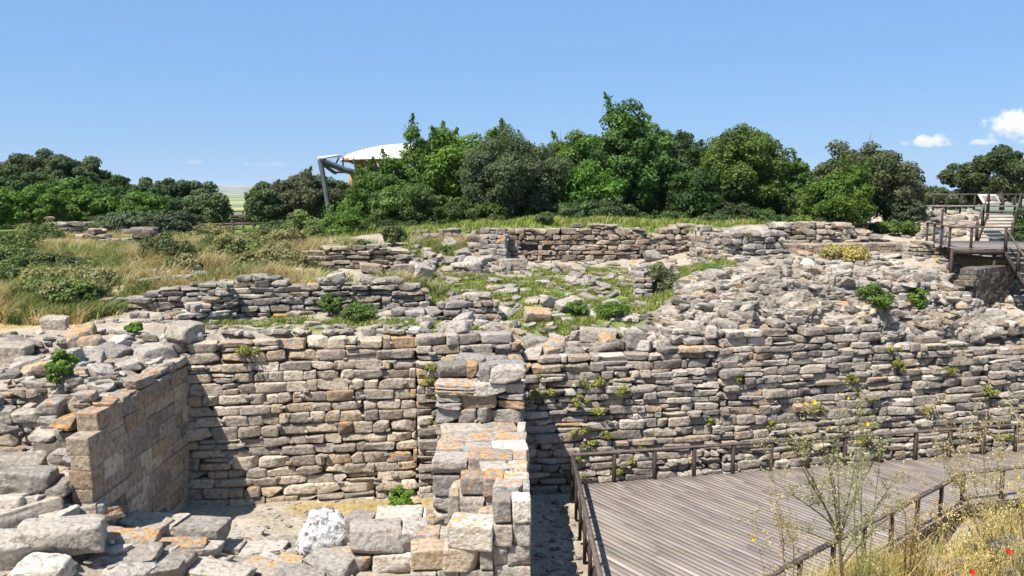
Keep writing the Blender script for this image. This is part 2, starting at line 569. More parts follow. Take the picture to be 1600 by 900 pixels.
def cover(x, y):
    g = np.zeros_like(x)
    d = np.zeros_like(x)
    for b in GREEN: g = np.maximum(g, blob(x, y, *b))
    for b in DRY: d = np.maximum(d, blob(x, y, *b))
    nz = fbm2(x, y, 1.3, 4, 9.0) - 0.5
    far = sstep(y, 37.0, 40.0) * sstep(70 - y, 0, 10) * sstep(-x, -15.5, -13.5)
    g = np.maximum(g, 0.8 * far)
    return np.clip(sstep(g + nz * 0.9, 0.20, 0.48), 0, 1), np.clip(sstep(d + nz * 1.0, 0.35, 0.7), 0, 1)


def graded(lo, hi, step, far, n=34):
    core = np.arange(lo, hi + 1e-6, step)
    g = np.geomspace(step * 2, far, n)
    return np.concatenate([(lo - np.cumsum(g * 0 + 0) - g)[::-1], core, hi + g])


tx = graded(-26, 27, 0.2, 9000)
ty = graded(3, 47, 0.2, 9000)
TX, TY = np.meshgrid(tx, ty)
TZ = height_raw(TX, TY)
gm, dm = cover(TX.ravel(), TY.ravel())
x_, y_ = TX.ravel(), TY.ravel()
nA = fbm2(x_, y_, 0.7, 4, 5.0)[:, None]
nB = fbm2(x_, y_, 3.0, 3, 2.0)[:, None]
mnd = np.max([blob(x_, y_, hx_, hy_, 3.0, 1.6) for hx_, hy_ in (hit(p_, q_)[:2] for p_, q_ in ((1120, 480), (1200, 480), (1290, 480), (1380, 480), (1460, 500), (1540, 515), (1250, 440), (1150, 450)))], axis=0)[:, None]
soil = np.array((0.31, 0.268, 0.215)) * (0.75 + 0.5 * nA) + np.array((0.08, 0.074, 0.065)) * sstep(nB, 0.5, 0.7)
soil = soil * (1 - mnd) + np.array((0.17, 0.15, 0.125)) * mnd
green = np.array((0.12, 0.165, 0.04)) * (0.7 + 0.7 * nB)
dry = np.array((0.34, 0.26, 0.125)) * (0.7 + 0.6 * nB)
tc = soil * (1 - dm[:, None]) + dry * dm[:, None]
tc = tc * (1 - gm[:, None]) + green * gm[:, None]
nx, ny = len(tx), len(ty)
idx = np.arange(nx * ny).reshape(ny, nx)
tf = np.stack([idx[:-1, :-1], idx[:-1, 1:], idx[1:, 1:], idx[1:, :-1]], -1).reshape(-1, 4)


def ground_material():
    m, t = material('dry_ground')
    pos = t.n('ShaderNodeNewGeometry').outputs['Position']
    a = t.n('ShaderNodeVertexColor', layer_name='col').outputs['Color']
    n1 = t.noise(pos, 9.0, 6, 0.65)
    n2 = t.noise(pos, 38.0, 4, 0.6)
    c = t.mix(t.ramp(n1, 0.3, 0.7), t.mix(1.0, a, (0.78, 0.77, 0.76), 'MULTIPLY'), t.mix(1.0, a, (1.18, 1.17, 1.15), 'MULTIPLY'))
    c = t.mix(t.math('MULTIPLY', t.ramp(n2, 0.6, 0.68), 0.5), c, (0.48, 0.45, 0.41))
    # fields on the far plain
    mp = t.n('ShaderNodeMapping')
    mp.inputs['Scale'].default_value = (0.0016, 0.0042, 1)
    t.l(pos, mp.inputs['Vector'])
    vo = t.n('ShaderNodeTexVoronoi')
    vo.inputs['Scale'].default_value = 1.0
    t.l(mp.outputs[0], vo.inputs['Vector'])
    sx = t.n('ShaderNodeSeparateXYZ')
    t.l(vo.outputs['Color'], sx.inputs[0])
    cr = t.n('ShaderNodeValToRGB')
    cr.color_ramp.interpolation = 'CONSTANT'
    els = cr.color_ramp.elements
    els[0].position, els[0].color = 0, (0.32, 0.29, 0.09, 1)
    els[1].position, els[1].color = 0.3, (0.12, 0.19, 0.07, 1)
    for p, cc in ((0.5, (0.14, 0.18, 0.10, 1)), (0.65, (0.20, 0.20, 0.15, 1)), (0.8, (0.1, 0.15, 0.07, 1))):
        els.new(p).color = cc
    t.l(sx.outputs[0], cr.inputs[0])
    s2 = t.n('ShaderNodeSeparateXYZ')
    t.l(pos, s2.inputs[0])
    c = t.mix(t.ramp(s2.outputs['Y'], 150, 260), c, cr.outputs[0])
    hh = t.math('ADD', n1, t.math('MULTIPLY', n2, 0.5))
    finish(t, c, 0.95, hh, 0.04, 0.1)
    return m


M_GROUND = ground_material()
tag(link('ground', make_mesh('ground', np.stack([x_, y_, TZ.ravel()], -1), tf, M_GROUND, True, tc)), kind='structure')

# far hills and the sea at the horizon
hx = np.linspace(-7000, 9000, 160)
hb = [(5200, 0.0), (5600, 0.5), (6200, 1.0), (6900, 0.6), (7600, 0.1)]
hv = []
for (yy, k) in hb:
    ridge = (fbm2(hx, hx * 0 + yy, 0.0009, 4, 1.0) * 90 + 25) * np.clip(1 - (hx - 200) / 3000.0, 0.12, 1) * np.where(hx > 200, 1, 1)
    hv.append(np.stack([hx, hx * 0 + yy, -21.5 + k * ridge], -1))
hv = np.concatenate(hv)
ii = np.arange(len(hb) * 160).reshape(len(hb), 160)
hf = np.stack([ii[:-1, :-1], ii[:-1, 1:], ii[1:, 1:], ii[1:, :-1]], -1).reshape(-1, 4)
M_HILL = plain_noise_material('far_hills', (0.09, 0.12, 0.07), (0.30, 0.26, 0.19), 0.004, 0.95, 0.0, 6)
tag(link('hills', make_mesh('hills', hv, hf, M_HILL)), kind='structure')
M_SEA = plain_noise_material('sea_water', (0.03, 0.08, 0.13), (0.04, 0.10, 0.16), 0.002, 0.35, 0.0)
tag(link('sea', make_mesh('sea', [(1200, 3200, -19.4), (26000, 3200, -19.4), (26000, 30000, -19.4), (1200, 30000, -19.4)], [(0, 1, 2, 3)], M_SEA)), kind='structure')

# ------------------------------------------------------------------ stones
def cube_grid(n):
    key, verts, faces = {}, [], []

    def vid(p):
        k = tuple(np.round(p, 5))
        if k not in key:
            key[k] = len(verts)
            verts.append(p)
        return key[k]
    lin = np.linspace(-1, 1, n + 1)
    for ax in range(3):
        for sg in (-1, 1):
            for i in range(n):
                for j in range(n):
                    quad = []
                    for (a, b) in ((i, j), (i + 1, j), (i + 1, j + 1), (i, j + 1)):
                        p = np.zeros(3)
                        p[ax] = sg
                        p[(ax + 1) % 3] = lin[a]
                        p[(ax + 2) % 3] = lin[b]
                        quad.append(vid(p))
                    faces.append(quad if sg > 0 else quad[::-1])
    return np.array(verts), np.array(faces)


_GRIDS = {}


def stone_shape(n, k, seed, amp=0.16, cuts=0, corner=0.14, fine=0.05, pw=0.85):
    rg = np.random.default_rng(seed)
    if n not in _GRIDS:
        _GRIDS[n] = cube_grid(n)
    p, f = _GRIDS[n]
    q = np.sign(p) * np.abs(p) ** pw
    q = q / (np.sum(np.abs(q) ** k, axis=1, keepdims=True) ** (1.0 / k))
    cj = (rg.random((2, 2, 2, 3)) - 0.5) * 2 * corner
    tri = (q + 1) / 2
    off = 0
    for a in (0, 1):
        for b in (0, 1):
            for c in (0, 1):
                wgt = (tri[:, 0] if a else 1 - tri[:, 0]) * (tri[:, 1] if b else 1 - tri[:, 1]) * (tri[:, 2] if c else 1 - tri[:, 2])
                off = off + wgt[:, None] * cj[a, b, c]
    q = q + off
    for _ in range(cuts):
        d = rg.normal(size=3)
        d /= np.linalg.norm(d)
        o = (q @ d).max() * rg.uniform(0.62, 0.86)
        over = np.clip(q @ d - o, 0, None)
        q = q - over[:, None] * d * 0.92
    s = rg.random(3) * 30
    nrm = q / (np.linalg.norm(q, axis=1, keepdims=True) + 1e-6)
    q = q + nrm * ((fbm(q * 1.3 + s, 3) - 0.5) * 2 * amp + (fbm(q * 4.5 + s, 3) - 0.5) * 2 * fine)[:, None]
    return q * 0.5, f


T_BLOCK = [stone_shape(7, 14.0, 100 + i, 0.07, 5, 0.2, 0.07, 0.6) for i in range(30)]
T_TIDY = [stone_shape(7, 9.0, 800 + i, 0.06, 2, 0.10, 0.05, 0.65) for i in range(26)]
T_ROUND = [stone_shape(7, 9.0, 200 + i, 0.10, 6, 0.24, 0.08, 0.65) for i in range(26)]
T_RUBBLE = [stone_shape(5, 7.0, 300 + i, 0.10, 5, 0.26, 0.06) for i in range(26)]
T_ASHLAR = [stone_shape(8, 26, 400 + i, 0.02, 0, 0.025, 0.02, 0.4) for i in range(10)]
T_BIG = [stone_shape(14, 10.0, 500 + i, 0.08, 3, 0.15, 0.06) for i in range(16)]
T_SQUARE = [stone_shape(14, 18.0, 700 + i, 0.05, 2, 0.07, 0.05, 0.6) for i in range(14)]
T_BIGR = [stone_shape(12, 8.0, 600 + i, 0.09, 7, 0.24, 0.07, 0.7) for i in range(16)]

PAL = np.array([(0.315, 0.283, 0.245), (0.265, 0.240, 0.218), (0.40, 0.365, 0.318), (0.335, 0.275, 0.210), (0.215, 0.193, 0.172), (0.285, 0.262, 0.242), (0.445, 0.410, 0.360), (0.285, 0.222, 0.158), (0.180, 0.165, 0.152)])
PAL_P = np.array([.22, .17, .14, .07, .1, .14, .08, .03, .05])
WARM = np.array((1.04, 0.96, 0.84))


class Stones(MB):
    sharp = R(34)

    def put(self, rg, lib, center, size, rot=0.0, tilt=0.04, col=None, lichen=0.0, basis=None):
        v, f = lib[rg.integers(len(lib))]
        v = v * np.where(rg.random(3) < 0.5, -1, 1) if False else v
        v = v * np.asarray(size)
        a, b, c = rg.normal(0, tilt), rg.normal(0, tilt), rot + rg.normal(0, tilt)
        M = np.array(Matrix.Rotation(c, 3, 'Z') @ Matrix.Rotation(a, 3, 'X') @ Matrix.Rotation(b, 3, 'Y'))
        v = v @ M.T
        if basis is not None:
            v = v @ np.asarray(basis).T
        if col is None:
            col = PAL[rg.choice(len(PAL), p=PAL_P)] * rg.uniform(0.86, 1.12)
        c4 = np.empty((len(v), 4))
        c4[:, :3] = col
        c4[:, 3] = lichen
        self.add(v + np.asarray(center), q=f, c=c4)


def path_fn(path):
    p = np.asarray(path, float)
    seg = np.linalg.norm(np.diff(p, axis=0), axis=1)
    s = np.concatenate([[0], np.cumsum(seg)])

    def at_s(x):
        q = np.array([np.interp(x, s, p[:, 0]), np.interp(x, s, p[:, 1])])
        i = int(np.clip(np.searchsorted(s, x, side='right') - 1, 0, len(seg) - 1))
        d = (p[i + 1] - p[i]) / seg[i]
        return q, d
    return at_s, s[-1]


def masonry(name, parent, path, zb, top, T=0.9, batter=0.0, course=(0.22, 0.35), length=(0.34, 0.92), row=0.42, gap=0.014, jut=0.035, lib=None,
            full=False, ragged=0.14, lichen_top=0.8, lichen_any=0.05, mat=None, seed=1, tint=None, wob=0.05, ends=True, rot_j=0.02, holes=None, core=True, thin=0.12, chink=0.35):
    """a drystone wall: courses of single stones along a path, behind them an earth core. top: [(fraction of the length, z)]"""
    rg = np.random.default_rng(seed)
    f, L = path_fn(path)
    lib = T_BLOCK + T_ROUND if lib is None else lib
    tf_ = np.array([t[0] for t in top], float) * L
    tz_ = np.array([t[1] for t in top], float)
    zt = lambda s: np.interp(s, tf_, tz_)
    st = Stones()
    ztop = tz_.max()
    z = zb
    cz = []
    while z < ztop + 0.02:
        hgt = rg.uniform(*course)
        cz.append((z, hgt))
        z += hgt
    fit = (ztop - zb) / (cz[-1][0] + cz[-1][1] - zb)
    cz = [(zb + (a - zb) * fit, b * fit) for a, b in cz]
    nrow = max(1, int(round(T / row)))
    rowd = T / nrow
    sd = rg.random() * 50
    for ci, (z0, hc) in enumerate(cz):
        for r in range(nrow):
            s = -rg.uniform(0, length[0])
            while s < L:
                ln = rg.uniform(*length) if rg.random() < 0.85 else rg.uniform(length[0] * 0.55, length[0])
                if rg.random() < 0.06: ln *= 1.5
                s0, s1 = max(s, 0.0), min(s + ln, L)
                s += ln
                if s1 - s0 < 0.1: continue
                sm = (s0 + s1) / 2
                lim = zt(sm) + (fbm2(np.array([sm * 1.2 + sd]), np.array([r * 0.7]), 1.0, 2)[0] - 0.5) * 2 * ragged
                if z0 + hc * 0.55 > lim: continue
                exposed_top = z0 + hc * 1.9 > lim
                end = s0 <= 0.01 or s1 >= L - 0.01
                if not (full or r == 0 or exposed_top or (ends and end) or (r == nrow - 1 and z0 + hc * 3 > lim)): continue
                if holes and r == 0 and holes(sm, z0 + hc / 2, rg): continue
                pos, d = f(sm)
                nrm = np.array((-d[1], d[0]))
                pieces = [(0.0, hc)]
                if rg.random() < thin and hc > 0.2:
                    k = rg.uniform(0.38, 0.62)
                    pieces = [(0.0, hc * k), (hc * k, hc * (1 - k))]
                for (dz, hp) in pieces:
                    wz = (fbm2(np.array([sm * 0.5 + sd]), np.array([z0 * 0.6]), 1.0, 2)[0] - 0.5) * 2 * wob
                    zc = z0 + dz + hp / 2 + wz
                    v = r * rowd + rowd / 2 + batter * (zc - zb) + (rg.normal(0, jut) if r == 0 else 0)
                    dep = rowd * rg.uniform(0.95, 1.15)
                    c = np.array((*(pos + nrm * v), zc))
                    tall = (hp - gap * rg.uniform(0.3, 1.5)) * rg.uniform(0.9, 1.08)
                    if r == 0 and chink and rg.random() < chink:      # a chip wedged in the joint
                        k_ = rg.uniform(.05, .11)
                        st.put(rg, T_RUBBLE, (*(pos + d * ((s1 - s0) / 2) + nrm * (v - dep / 2 + .05)), zc + rg.uniform(-.5, .5) * hp), (k_ * rg.uniform(1, 2.4), .16, k_), math.atan2(d[1], d[0]), .15)
                    if exposed_top: tall *= rg.uniform(0.85, 1.15)
                    lic = 0.0
                    if exposed_top and rg.random() < lichen_top: lic = rg.uniform(0.15, 0.75)
                    elif rg.random() < lichen_any: lic = rg.uniform(0.3, 0.8)
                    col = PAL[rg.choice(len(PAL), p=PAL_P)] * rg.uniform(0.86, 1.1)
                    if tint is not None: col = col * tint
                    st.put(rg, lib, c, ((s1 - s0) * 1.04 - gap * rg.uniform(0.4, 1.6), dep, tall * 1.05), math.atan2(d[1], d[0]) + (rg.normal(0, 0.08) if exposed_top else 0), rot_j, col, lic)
    o = st.build(name, mat or M_STONE, parent)
    if core:
        cb = MB()
        n = max(2, int(L / 0.4))
        sv = np.linspace(0.12, L - 0.12, n)
        vs = []
        for s_ in sv:
            pos, d = f(s_)
            nrm = np.array((-d[1], d[0]))
            for (v_, top_) in ((0.16, False), (0.16, True), (T - 0.1, True), (T - 0.1, False)):
                zz = zt(s_) - course[1] * 1.1 - 0.06 if top_ else zb - 0.4
                zz = max(zz, zb - 0.3) if top_ else zz
                vs.append((*(pos + nrm * (v_ + batter * max(zz - zb, 0))), zz))
        q = []
        for i in range(n - 1):
            for a in range(4):
                b = (a + 1) % 4
                q.append((i * 4 + a, (i + 1) * 4 + a, (i + 1) * 4 + b, i * 4 + b))
        q += [(0, 1, 2, 3), ((n - 1) * 4 + 3, (n - 1) * 4 + 2, (n - 1) * 4 + 1, (n - 1) * 4)]
        cb.add(vs, q=q)
        cb.build('wall_core', M_EARTH, parent, smooth=False)
    return o


def wall(name, label, cat, path, *a, group=None, part='stonework', **kw):
    p = np.mean(np.asarray(path), axis=0)
    e = empty(name, (float(p[0]), float(p[1]), float(a[0])), label, cat, group)
    masonry(part, e, path, *a, **kw)
    return tag(e, kind='thing')


# ---- the long retaining wall, in four sections that step slightly
fw = tag(empty('retaining_wall', (3, 22, -0.5), 'long tall grey drystone retaining wall behind the yard and the wooden deck', 'stone wall'), kind='thing')
masonry('wall_section', fw, [(-9.6, 19.5), (-2.55, 20.53)], -0.75, [(0, 3.8), (0.3, 3.86), (1, 3.86)], 0.95, 0.15, lichen_top=0.75, lichen_any=0.12, seed=11, ragged=0.06, lib=T_TIDY + T_ROUND[:9] + T_BLOCK[:5], gap=0.013, jut=0.025, course=(0.24, 0.35), length=(0.36, 0.85), rot_j=0.014, wob=0.03, tint=np.array((1.32, 1.23, 1.10)))
masonry('wall_section', fw, [(-2.5, 20.36), (0.8, 20.86), (6.05, 21.78)], -0.75, [(0, 3.9), (0.30, 3.9), (0.34, 3.2), (0.62, 3.15), (0.8, 3.35), (1, 3.75)], 0.95, 0.15, seed=12, ragged=0.16, lib=T_TIDY + T_BLOCK[:12] + T_ROUND[:8], jut=0.05, gap=0.016, course=(0.17, 0.29), length=(0.3, 0.85), tint=np.array((1.12, 1.085, 1.04)), lichen_top=0.25)
masonry('wall_section', fw, [(6.1, 21.72), (14.95, 23.6)], -0.75, [(0, 3.6), (0.12, 3.95), (0.3, 3.75), (0.44, 4.0), (0.57, 3.85), (0.60, 3.05), (0.75, 3.35), (0.9, 3.1), (1, 3.2)], 0.95, 0.16, seed=13, ragged=0.3, lib=T_TIDY + T_BLOCK[:12] + T_ROUND[:8], jut=0.055, gap=0.016, course=(0.17, 0.29), length=(0.3, 0.85), tint=np.array((1.12, 1.085, 1.04)), lichen_top=0.2)
masonry('wall_section', fw, [(15.0, 23.52), (23.5, 25.5)], -0.75, [(0, 3.0), (1, 3.1)], 0.95, 0.16, seed=14, ragged=0.3, lib=T_TIDY + T_BLOCK[:12] + T_ROUND[:8], jut=0.055, gap=0.016, course=(0.17, 0.29), length=(0.3, 0.85), tint=np.array((1.12, 1.085, 1.04)), lichen_top=0.3)

# ---- the cross wall that divides yard and deck (pier) with its lower walk-on top
pier = tag(empty('cross_wall', (-0.8, 17.5, -0.5), 'thick stepped stone cross wall with orange lichen on its broad top, between yard and deck', 'stone wall'), kind='thing')
masonry('high_end', pier, [(-1.88, 19.05), (0.28, 19.05)], -0.7, [(0, 3.3), (0.5, 3.35), (1, 3.45)], 1.75, 0.0, course=(0.3, 0.42), length=(0.4, 1.2), row=0.55, full=True, seed=21, ragged=0.1, lib=T_BIG, jut=0.03, lichen_top=0.5, thin=0.08, chink=0.1, core=False)
masonry('low_top', pier, [(-1.72, 16.4), (0.33, 16.4)], -0.7, [(0, 2.08), (1, 2.08)], 2.66, 0.0, course=(0.42, 0.48), length=(0.55, 1.1), row=0.66, full=True, seed=22, tint=np.array((1.40, 1.40, 1.39)), ragged=0.0, lib=T_SQUARE, jut=0.03, lichen_top=0.6, lichen_any=0.1, gap=0.012, thin=0.0, chink=0, wob=0.015, core=False)
masonry('low_top', pier, [(-1.3, 15.35), (0.34, 15.35)], -0.7, [(0, 1.55), (0.28, 1.6), (0.30, 2.06), (1, 2.06)], 1.06, 0.0, course=(0.42, 0.48), length=(0.5, 0.9), row=0.53, full=True, seed=26, tint=np.array((1.40, 1.40, 1.39)), ragged=0.0, lib=T_SQUARE, jut=0.03, lichen_top=0.6, gap=0.012, thin=0.0, chink=0, wob=0.015, core=False)
masonry('front_end', pier, [(-0.35, 14.3), (0.36, 14.3)], -0.7, [(0, 2.04), (1, 2.04)], 1.06, 0.0, course=(0.42, 0.5), length=(0.6, 0.8), row=0.53, full=True, seed=23, tint=np.array((1.40, 1.40, 1.39)), ragged=0.0, lib=T_SQUARE, lichen_top=0.6, gap=0.012, thin=0.0, chink=0, wob=0.015, core=False)
masonry('front_step', pier, [(-1.95, 14.25), (-0.36, 14.25)], -0.7, [(0, 1.05), (0.5, 1.08), (0.52, 1.5), (1, 1.55)], 1.1, 0.0, course=(0.46, 0.55), length=(0.6, 1.1), row=0.55, full=True, seed=24, tint=np.array((1.40, 1.40, 1.39)), ragged=0.0, lib=T_SQUARE, lichen_top=0.35, gap=0.018, thin=0.0, chink=0, core=False)

lw = wall('low_block_wall', 'low wall of big pale blocks running off the foot of the lichened cross wall', 'stone wall', [(-4.0, 15.35), (-1.75, 15.6)], -0.6, [(0, 0.5), (0.5, 0.66), (1, 0.8)], 1.35, 0.0,
          course=(0.5, 0.62), length=(0.8, 1.3), row=0.66, full=True, seed=25, tint=np.array((1.40, 1.40, 1.39)), ragged=0.02, lib=T_SQUARE, lichen_top=0.35, gap=0.03, thin=0.0, chink=0, core=False)

# ---- left wing: smooth dressed face in shade, broken end, and the wall in front of the fill
lc = tag(empty('dressed_wing_wall', (-8.7, 18, 0), 'smooth brown dressed stone wing wall in shade beside the yard, its near end stepped', 'stone wall'), kind='thing')
masonry('dressed_face', lc, [(-8.45, 15.3), (-8.45, 20.4)], -0.75, [(0, 2.9), (0.05, 2.95), (0.06, 3.22), (1, 3.28)], 0.42, 0.015, course=(0.3, 0.42), length=(0.45, 1.0), row=0.42, lib=T_ASHLAR, gap=0.010, jut=0.014,
        ragged=0.0, mat=M_ASHLAR, seed=31, tint=np.array((1.10, 0.99, 0.84)), wob=0.0, rot_j=0.003, thin=0.05, chink=0, lichen_top=0.5)
masonry('rubble_backing', lc, [(-8.93, 15.4), (-8.93, 20.4)], -0.5, [(0, 1.5), (0.07, 1.8), (0.14, 2.3), (0.2, 2.85), (0.27, 3.3), (1, 3.6)], 1.45, 0.0, course=(0.26, 0.36), length=(0.45, 1.0), row=0.5, lib=T_BIG + T_BIGR, seed=32, full=True, ragged=0.12, lichen_top=0.8, jut=0.04, thin=0.1)
masonry('capping', lc, [(-8.47, 16.25), (-8.47, 20.35)], 3.2, [(0, 3.42), (1, 3.55)], 0.8, 0.0, course=(0.16, 0.26), length=(0.4, 0.9), row=0.4, lib=T_BIGR, seed=34, full=True, ragged=0.1, lichen_top=0.9, jut=0.06, thin=0.0, chink=0, core=False, tint=np.array((1.1, 1.07, 1.02)))
wall('fill_wall', 'grey stone wall holding the rubble fill beside the broken wing wall', 'stone wall', [(-15.5, 17.2), (-12.0, 16.75), (-9.9, 16.6)], 1.2, [(0, 3.75), (0.35, 3.8), (0.4, 3.3), (0.75, 3.2), (1, 2.9)], 1.1, 0.08,
     course=(0.22, 0.34), length=(0.4, 0.9), seed=33, lib=T_BIG + T_BIGR, lichen_top=0.7, ragged=0.12)

# ---- walls on the terrace
wall('terrace_wall', 'thin bedded grey wall with pale coping blocks above the yard wall, weeds at its foot', 'stone wall', [(-8.95, 23.55), (-6.2, 24.0), (-2.6, 24.8)], 3.55, [(0, 5.0), (0.12, 5.22), (0.3, 5.15), (0.36, 4.9), (0.55, 5.0), (0.85, 5.0), (1, 4.6)], 0.8, 0.06,
     course=(0.13, 0.24), length=(0.3, 0.75), row=0.4, seed=41, ragged=0.08, lichen_top=0.15, tint=np.array((0.95, 0.96, 0.92)))
wall('terrace_wall', 'dark thin bedded wall with two coping stones beside the dry grass slope', 'stone wall', [(-13.0, 23.7), (-9.1, 24.3)], 3.5, [(0, 4.35), (0.35, 4.6), (0.6, 4.85), (1, 4.95)], 0.7, 0.06, course=(0.1, 0.2), length=(0.3, 0.8), row=0.4, seed=42, ragged=0.1, lichen_top=0.1, tint=np.array((0.85, 0.86, 0.82)))
wall('low_terrace_wall', 'knee high wall of small grey stones in front of the dark bedded wall', 'stone wall', [(-12.3, 22.45), (-8.4, 23.05)], 3.5, [(0, 4.0), (0.5, 4.2), (1, 4.15)], 0.55, 0.04, course=(0.13, 0.2), length=(0.18, 0.42), row=0.3, seed=43, ragged=0.08, lichen_top=0.1)
wall('corner_wall', 'tumbled corner of a grey stone wall running up to the coping blocks', 'stone wall', [(-9.6, 22.3), (-8.3, 23.4)], 3.4, [(0, 4.1), (0.5, 4.6), (1, 5.05)], 0.8, 0.0, course=(0.16, 0.26), length=(0.25, 0.6), seed=44, ragged=0.15, lichen_top=0.1)
wall('low_terrace_wall', 'low wall of rounded grey stones on the grass above the cross wall', 'stone wall', [(-4.3, 22.95), (-2.2, 23.25), (-0.35, 23.7)], 3.5, [(0, 4.0), (0.25, 4.3), (0.6, 4.45), (0.85, 4.7), (1, 4.45)], 0.7, 0.03, course=(0.18, 0.27), length=(0.25, 0.55), row=0.35, seed=45, ragged=0.1, lichen_top=0.1)
wall('ruined_house_wall', 'brown ruined wall with a grassy breach halfway up the slope, bushes on top', 'stone wall', [(-8.3, 27.6), (-6.2, 28.2), (-3.0, 28.9)], 4.2, [(0, 5.1), (0.1, 5.5), (0.3, 5.85), (0.45, 5.8), (0.7, 5.8), (0.85, 5.6), (1, 5.0)], 0.8, 0.05,
     course=(0.14, 0.22), length=(0.3, 0.7), row=0.4, seed=46, ragged=0.14, lichen_top=0.3, tint=np.array((0.96, 0.88, 0.76)))


def slots(s, z, rg):
    return 5.22 < z < 5.44 and s < 4.6 and rg.random() < 0.55


wall('back_wall', 'brown coursed wall with a row of small dark slots, below the trees', 'stone wall', [(-0.2, 34.6), (5.6, 35.0), (5.9, 35.0), (7.95, 35.2)], 4.3, [(0, 6.15), (0.2, 6.2), (0.5, 6.3), (0.72, 6.15), (0.74, 5.75), (0.82, 5.9), (1, 6.35)], 0.9, 0.02,
     course=(0.2, 0.29), length=(0.28, 0.66), row=0.42, seed=51, ragged=0.06, lichen_top=0.1, tint=np.array((1.0, 0.9, 0.78)), holes=slots)
wall('return_wall', 'bright return wall sloping down at the end of the slotted brown wall', 'stone wall', [(-0.25, 31.2), (-0.22, 34.5)], 4.2, [(0, 4.7), (0.3, 5.4), (0.6, 6.0), (1, 6.2)], 1.1, 0.0, course=(0.18, 0.28), length=(0.28, 0.6), row=0.38, seed=52, full=True, ragged=0.1, lichen_top=0.1)
wall('ruined_stub', 'upright end of a ruined rubble wall standing in the grassy hollow', 'stone wall', [(4.75, 26.4), (5.15, 29.8)], 3.9, [(0, 4.9), (0.3, 5.2), (0.7, 5.05), (1, 5.0)], 0.6, 0.0, course=(0.16, 0.28), length=(0.2, 0.5), row=0.3, seed=59, full=True, ragged=0.15, jut=0.05, lichen_top=0.1)
wall('tower_stub', 'square stump of pale stone wall with a bright rubble flank', 'stone wall', [(8.7, 32.0), (11.4, 32.9)], 4.3, [(0, 5.9), (0.4, 6.15), (1, 6.1)], 2.8, 0.03, course=(0.2, 0.3), length=(0.28, 0.6), row=0.4, seed=53, full=True, ragged=0.16, lichen_top=0.15, jut=0.06)
wall('tower_flank', 'sunlit sloping flank of the square stone stump', 'stone wall', [(7.7, 34.9), (8.55, 32.0)], 4.3, [(0, 6.3), (1, 5.95)], 0.5, 0.12, course=(0.2, 0.3), length=(0.25, 0.5), row=0.4, seed=54, ragged=0.12, lichen_top=0.0, tint=np.array((1.15, 1.13, 1.1)), jut=0.06)
wall('upper_tier_wall', 'rough rubble wall standing back above the smooth plinth, below the big oak', 'stone wall', [(11.7, 35.0), (14.6, 35.2), (17.2, 35.7)], 4.8, [(0, 6.3), (0.4, 6.38), (0.55, 6.3), (0.85, 5.95), (1, 5.6)], 1.2, 0.05, course=(0.2, 0.34), length=(0.3, 0.8), row=0.5, seed=55, ragged=0.12, lichen_top=0.3, tint=np.array((1.05, 1.0, 0.93)), jut=0.06)
wall('plinth_wall', 'low smooth plinth wall of small dressed stones with a flat pale top', 'stone wall', [(11.4, 33.6), (17.4, 34.7)], 4.6, [(0, 5.5), (1, 5.5)], 1.2, 0.02, course=(0.16, 0.2), length=(0.25, 0.42), row=0.5, seed=56, ragged=0.0, lib=T_ASHLAR, gap=0.014, jut=0.008, wob=0.0, lichen_top=0.05, mat=M_ASHLAR, tint=np.array((1.0, 0.9, 0.76)), thin=0.0, chink=0)
wall('footing_wall', 'low pale rubble wall beside the stair landing', 'stone wall', [(16.4, 32.0), (18.2, 32.4)], 4.7, [(0, 5.65), (0.4, 5.75), (1, 5.35)], 0.8, 0.05, course=(0.12, 0.2), length=(0.2, 0.45), row=0.4, seed=57, ragged=0.08, lichen_top=0.05, tint=np.array((1.12, 1.1, 1.05)))
wall('grey_mortared_wall', 'dark grey mortared wall, shade put into its colour, below the wooden stair', 'stone wall', [(15.6, 27.6), (19.6, 30.6)], 2.4, [(0, 4.1), (0.3, 4.15), (0.31, 4.85), (1, 4.95)], 0.6, 0.0, course=(0.18, 0.22), length=(0.25, 0.45), row=0.6, seed=58, ragged=0.0, lib=T_ASHLAR, gap=0.004, jut=0.004, wob=0.0, lichen_top=0.0, lichen_any=0.0, mat=M_ASHLAR, tint=np.array((0.36, 0.345, 0.33)), thin=0.0, chink=0)  # dark tint: grey mortared stone with shade put into its colour
wall('far_ruin_wall', 'squat ruined wall in the weeds under the bright green tree', 'stone wall', [tuple(at(118, 390, 37)[:2]), tuple(at(165, 390, 36.4)[:2]), tuple(at(245, 388, 37)[:2])], 4.7, [(0, 5.95), (0.3, 5.95), (0.45, 5.6), (0.7, 5.65), (0.75, 6.05), (1, 6.0)], 0.9, 0.03, course=(0.2, 0.3), length=(0.4, 1.0), seed=61, ragged=0.1, tint=np.array((0.8, 0.74, 0.7)), lichen_top=0.2)
wall('far_ruin_wall', 'low broken wall behind the squat ruin, half lost in shrubs', 'stone wall', [tuple(at(74, 375, 42)[:2]), tuple(at(160, 372, 43)[:2])], 4.9, [(0, 6.4), (0.4, 6.25), (1, 6.05)], 0.8, 0.03, course=(0.2, 0.3), length=(0.4, 1.0), seed=62, ragged=0.12, tint=np.array((0.85, 0.78, 0.72)), lichen_top=0.2)
wall('far_ruin_wall', 'low rubble wall climbing to the grass beside the return wall', 'stone wall', [tuple(at(655, 385, 33)[:2]), tuple(at(722, 385, 34)[:2])], 4.9, [(0, 5.7), (0.5, 6.05), (1, 6.2)], 0.8, 0.03, course=(0.2, 0.3), length=(0.3, 0.7), seed=63, ragged=0.14, lichen_top=0.2)
